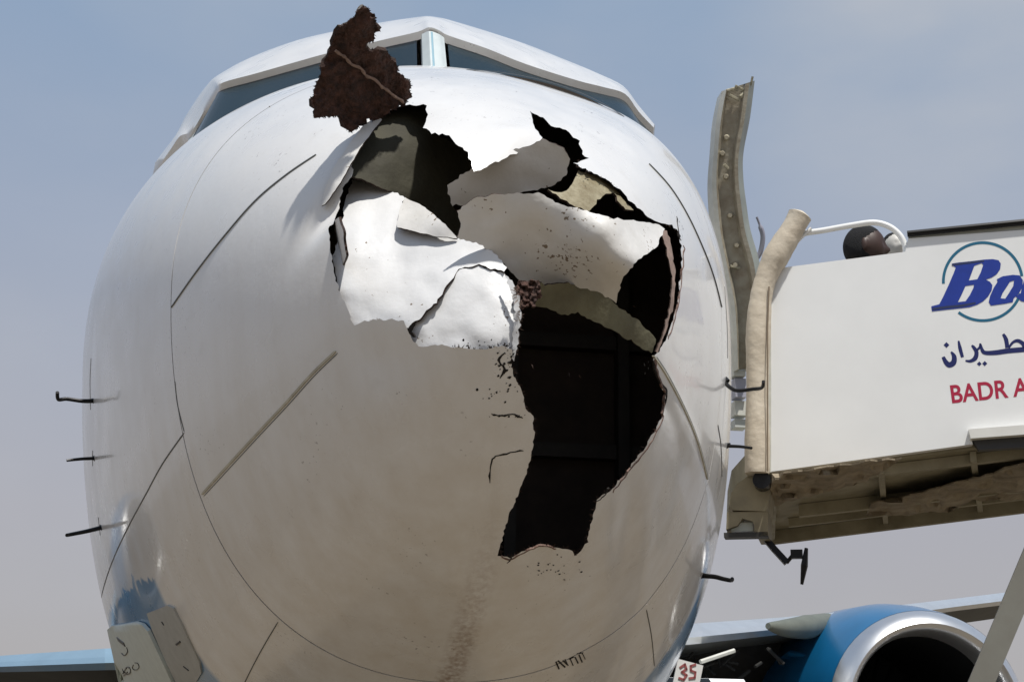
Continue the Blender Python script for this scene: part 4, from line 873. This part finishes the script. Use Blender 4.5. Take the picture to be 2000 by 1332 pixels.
# ------------------------------------------------------------ people behind the panel
M_hair = mat('hair_black', (.008, .008, .009), .9, bump=.8, bscale=200)
def person(px, py, depth, hw, skin, shirt, label, facing, light=False, trousers=(.03, .035, .05)):
    """crouching person: head centre at a pixel, head width in m; facing = yaw"""
    H = at_d(px, py, depth); fz = zb + .13
    root = empty('person', (H.x, H.y, fz), facing, label=label, cat='person', group=None)
    hz = H.z - fz; S = 1.0
    def J(x, y, z): return Vector((x, y, z))
    sh = hz - .27; hip = max(.30, sh - .50)
    def skin_mesh(nodes, edges, radii, sub=1):
        me = bpy.data.meshes.new('b'); me.from_pydata(nodes, edges, []); o = bpy.data.objects.new('b', me); COL.objects.link(o)
        m = o.modifiers.new('s', 'SKIN'); m.use_smooth_shade = True
        for i, r_ in enumerate(radii): me.skin_vertices[0].data[i].radius = (r_, r_)
        me.skin_vertices[0].data[0].use_root = True
        s2 = o.modifiers.new('d', 'SUBSURF'); s2.levels = sub
        bpy.context.view_layer.update(); r = bpy.data.meshes.new_from_object(o.evaluated_get(bpy.context.evaluated_depsgraph_get())); bpy.data.objects.remove(o); return r
    nodes = [J(0, 0, hip), J(0, .01, hip + .2), J(0, 0, sh - .02), J(0, .0, sh + .09), J(0, .02, hz - .10)]
    ed = [(0, 1), (1, 2), (2, 3), (3, 4)]; ra = [.13, .13, .13, .055, .055]
    for sx in (-1, 1):
        i = len(nodes); nodes += [J(sx * .18, 0, sh), J(sx * .24, .08, sh - .26), J(sx * .14, .28, sh - .22), J(sx * .12, .35, sh - .20)]; ed += [(2, i), (i, i + 1), (i + 1, i + 2), (i + 2, i + 3)]; ra += [.06, .045, .033, .035]
        for f_ in range(4):
            j = len(nodes); nodes += [J(sx * (.12 - .02 * f_ + .02), .40 + .005 * (f_ % 2), sh - .20), J(sx * (.12 - .02 * f_ + .02), .43 - .008 * abs(f_ - 1), sh - .225)]; ed += [(i + 3, j), (j, j + 1)]; ra += [.009, .008]
        j = len(nodes); nodes += [J(sx * .09, .37, sh - .18)]; ed += [(i + 2, j)]; ra += [.011]
        i = len(nodes); nodes += [J(sx * .10, .02, hip - .02), J(sx * .16, .38, hip + .08), J(sx * .15, .16, .08), J(sx * .16, .30, .04)]; ed += [(0, i), (i, i + 1), (i + 1, i + 2), (i + 2, i + 3)]; ra += [.10, .065, .045, .04]
    body = skin_mesh(nodes, ed, ra)
    bm = bmesh.new(); bm.from_mesh(body)
    r = bmesh.ops.create_uvsphere(bm, u_segments=40, v_segments=30, radius=1)
    for v in r['verts']:
        x, y, z = v.co; a = hw / 2; fx_ = x * a; fy = y * a * 1.22; fz_ = z * a * 1.36
        if z < 0: fx_ *= 1 - .28 * z * z; fy *= 1 - .15 * z * z; fy += .02 * (-z) * a
        fr_ = max(0, y)
        if fr_ > .5:
            fy += a * .30 * math.exp(-(x / .16) ** 2 - ((z + .18) / .2) ** 2)          # nose
            fy -= a * .12 * (math.exp(-((abs(x) - .36) / .17) ** 2 - ((z - .05) / .12) ** 2))  # eye sockets
            fy += a * .10 * math.exp(-(x / .3) ** 2 - ((z + .50) / .06) ** 2) + a * .10 * math.exp(-(x / .3) ** 2 - ((z + .62) / .06) ** 2)  # lips
            fy += a * .08 * math.exp(-(x / .3) ** 2 - ((z + .85) / .15) ** 2)
        v.co = Vector((fx_, fy + .03, fz_ + hz))
    for sx in (-1, 1):
        r = bmesh.ops.create_uvsphere(bm, u_segments=12, v_segments=8, radius=1)
        for v in r['verts']: v.co = Vector((sx * hw * .5 + v.co.x * .012, v.co.y * .02 + .02, v.co.z * .034 + hz - .01))
    me = bpy.data.meshes.new('body'); bm.to_mesh(me); bm.free(); me.materials.append(mat('skin', skin, .5, var=.2, vscale=12))
    o = put(bpy.data.objects.new('body', me), root); rm = o.modifiers.new('r', 'REMESH'); rm.mode = 'VOXEL'; rm.voxel_size = .008; rm.use_smooth_shade = True
    # hair cap
    bm = bmesh.new(); r = bmesh.ops.create_uvsphere(bm, u_segments=36, v_segments=24, radius=1); kill = []
    for v in r['verts']:
        x, y, z = v.co; a = hw / 2 * 1.06
        th_ = (.22 + .55 * max(0, y)) if y > -.15 else -.55; q = max(0, min(1, (z - th_) / .16 + .5)); q = q * q * (3 - 2 * q); a *= .90 + .10 * q
        v.co = Vector((x * a, y * a * 1.22 + .022, z * a * 1.36 + hz))
    bmesh.ops.delete(bm, geom=kill, context='VERTS'); hm = bpy.data.meshes.new('hair'); bm.to_mesh(hm); bm.free(); hm.materials.append(M_hair); hm.shade_smooth()
    h = put(bpy.data.objects.new('hair', hm), root); sm = h.modifiers.new('s', 'SOLIDIFY'); sm.thickness = .003; sm.offset = -1
    sk = [J(0, 0, hip), J(0, .01, hip + .2), J(0, 0, sh - .02), J(0, 0, sh + .04)]; e2 = [(0, 1), (1, 2), (2, 3)]; r2 = [.145, .15, .15, .075]
    for sx in (-1, 1): i = len(sk); sk += [J(sx * .18, 0, sh), J(sx * .24, .08, sh - .26), J(sx * .15, .26, sh - .223)]; e2 += [(2, i), (i, i + 1), (i + 1, i + 2)]; r2 += [.075, .06, .046]
    m = skin_mesh(sk, e2, r2); m.materials.append(mat('shirt', shirt, .85, bump=.3)); put(bpy.data.objects.new('shirt', m), root)
    sk = [J(0, 0, hip)]; e2 = []; r2 = [.15]
    for sx in (-1, 1): i = len(sk); sk += [J(sx * .10, .02, hip - .02), J(sx * .16, .38, hip + .08), J(sx * .15, .18, .12)]; e2 += [(0, i), (i, i + 1), (i + 1, i + 2)]; r2 += [.115, .08, .06]
    m = skin_mesh(sk, e2, r2); m.materials.append(mat('trousers', trousers, .9)); put(bpy.data.objects.new('trousers', m), root)
    return root
person(1680, 484, 8.0, .180, (.05, .024, .016), (.04, .025, .025), 'dark haired man whose head shows over the white panel, turned to the right', rad(-100))
person(1741, 487, 8.25, .125, (.62, .60, .55), (.7, .7, .68), 'pale faced second man behind the curved end of the white handrail', rad(-165))

# ------------------------------------------------------------ service van near the wing
vp = at_d(1400, 1330, 10.6); van = empty('service_van', (vp.x + .05, vp.y + 1.2, 0), rad(8), label='white service van with dark windscreen parked between the nose and the blue engine', cat='van')
zt = vp.z - .02; M_van = mat('van_white', (.72, .74, .76), .35, var=.08, coat=.4)
def vbox(name, m_, P, parent=van): mb = MB(); mb.hexa([Vector(p) for p in P]); return mb.build(name, m_, parent)
zc = at_d(1420, 1322, 12.4).z
vb = vbox('body', M_van, [(-.42, -.1, .3), (.78, -.1, .3), (.78, 3.4, .3), (-.42, 3.4, .3), (-.42, .1, zc - .28), (.78, .1, zc - .28), (.78, 3.4, zc - .28), (-.42, 3.4, zc - .28)])
vbox('cab_roof', M_van, [(-.36, .6, zc - .28), (.70, .6, zc - .28), (.70, 3.3, zc - .28), (-.36, 3.3, zc - .28), (-.28, .8, zc), (.60, .8, zc), (.60, 3.2, zc), (-.28, 3.2, zc)])
vbox('windscreen', mat('van_glass', (.012, .014, .014), .3, spec=.3), [(-.20, .12, zc - .26), (.24, .12, zc - .26), (.24, .3, zc - .26), (-.20, .3, zc - .26), (-.18, .50, zc - .02), (.20, .50, zc - .02), (.20, .62, zc - .02), (-.18, .62, zc - .02)])
for dx in (-.35, .7):
    for dy in (.5, 2.8): wheel(Vector((dx, dy, .32)), .32, .2, van)
# board with red figures leaning by the van
bp_ = at_d(1343, 1312, 9.6); sg_ = empty('safety_board', (bp_.x, bp_.y, 0), rad(5), label='white board with red figures beside the lower right of the nose', cat='sign')
mb = MB(); mb.box((0, 0, bp_.z - .02), (.085, 0, -.02), (0, .01, 0), (.02, 0, .085)); mb.build('board', M_panel, sg_)
mb = MB(); mb.tube([(0, .03, 0), (0, .03, bp_.z - .05)], .015, 8); mb.build('post', M_slat, sg_)
mb = MB()
def rstroke(P, w):
    for a, b in zip(P[:-1], P[1:]):
        a = Vector((a[0], -.013, a[1] + bp_.z)); b = Vector((b[0], -.013, b[1] + bp_.z)); d = (b - a).normalized(); mb.box((a + b) / 2, (b - a) / 2 + d * w * .4, (0, .002, 0), Vector((-d.z, 0, d.x)) * w / 2)
rstroke([(-.05, .03), (-.02, .05), (-.01, .02), (-.04, .0), (-.01, -.02), (-.03, -.05), (-.06, -.04)], .014); rstroke([(.05, .05), (.02, .04), (.02, .01), (.05, .0), (.045, -.035), (.01, -.04)], .014)
mb.build('red_figures', mat('faded_red', (.40, .10, .10), .6, var=.4, vscale=60), sg_)

# ------------------------------------------------------------ ground
def concrete():
    m = bpy.data.materials.new('apron_concrete'); m.use_nodes = True; t = m.node_tree; b = t.nodes['Principled BSDF']; c = t.nodes.new('ShaderNodeTexCoord')
    n = t.nodes.new('ShaderNodeTexNoise'); n.inputs['Scale'].default_value = .35; n.inputs['Detail'].default_value = 8; t.links.new(c.outputs['Object'], n.inputs[0])
    r = t.nodes.new('ShaderNodeValToRGB'); r.color_ramp.elements[0].position = .3; r.color_ramp.elements[0].color = (.14, .112, .076, 1); r.color_ramp.elements[1].position = .7; r.color_ramp.elements[1].color = (.20, .162, .112, 1)
    t.links.new(n.outputs[0], r.inputs[0])
    br = t.nodes.new('ShaderNodeTexBrick'); br.offset = 0; br.inputs['Scale'].default_value = .2; br.inputs['Mortar Size'].default_value = .006; br.inputs['Brick Width'].default_value = 1; br.inputs['Row Height'].default_value = 1; t.links.new(c.outputs['Object'], br.inputs[0])
    br.inputs[1].default_value = (1, 1, 1, 1); br.inputs[2].default_value = (.92, .92, .92, 1); br.inputs[3].default_value = (.3, .3, .3, 1)
    k_ = t.nodes.new('ShaderNodeMix'); k_.data_type = 'RGBA'; k_.blend_type = 'MULTIPLY'; k_.inputs[0].default_value = 1; t.links.new(r.outputs[0], k_.inputs[6]); t.links.new(br.outputs[0], k_.inputs[7]); t.links.new(k_.outputs[2], b.inputs['Base Color']); b.inputs['Roughness'].default_value = .85
    return m
mesh('ground', [(-900, -900, 0), (900, -900, 0), (900, 900, 0), (-900, 900, 0)], [(0, 1, 2, 3)], concrete(), kind='structure')
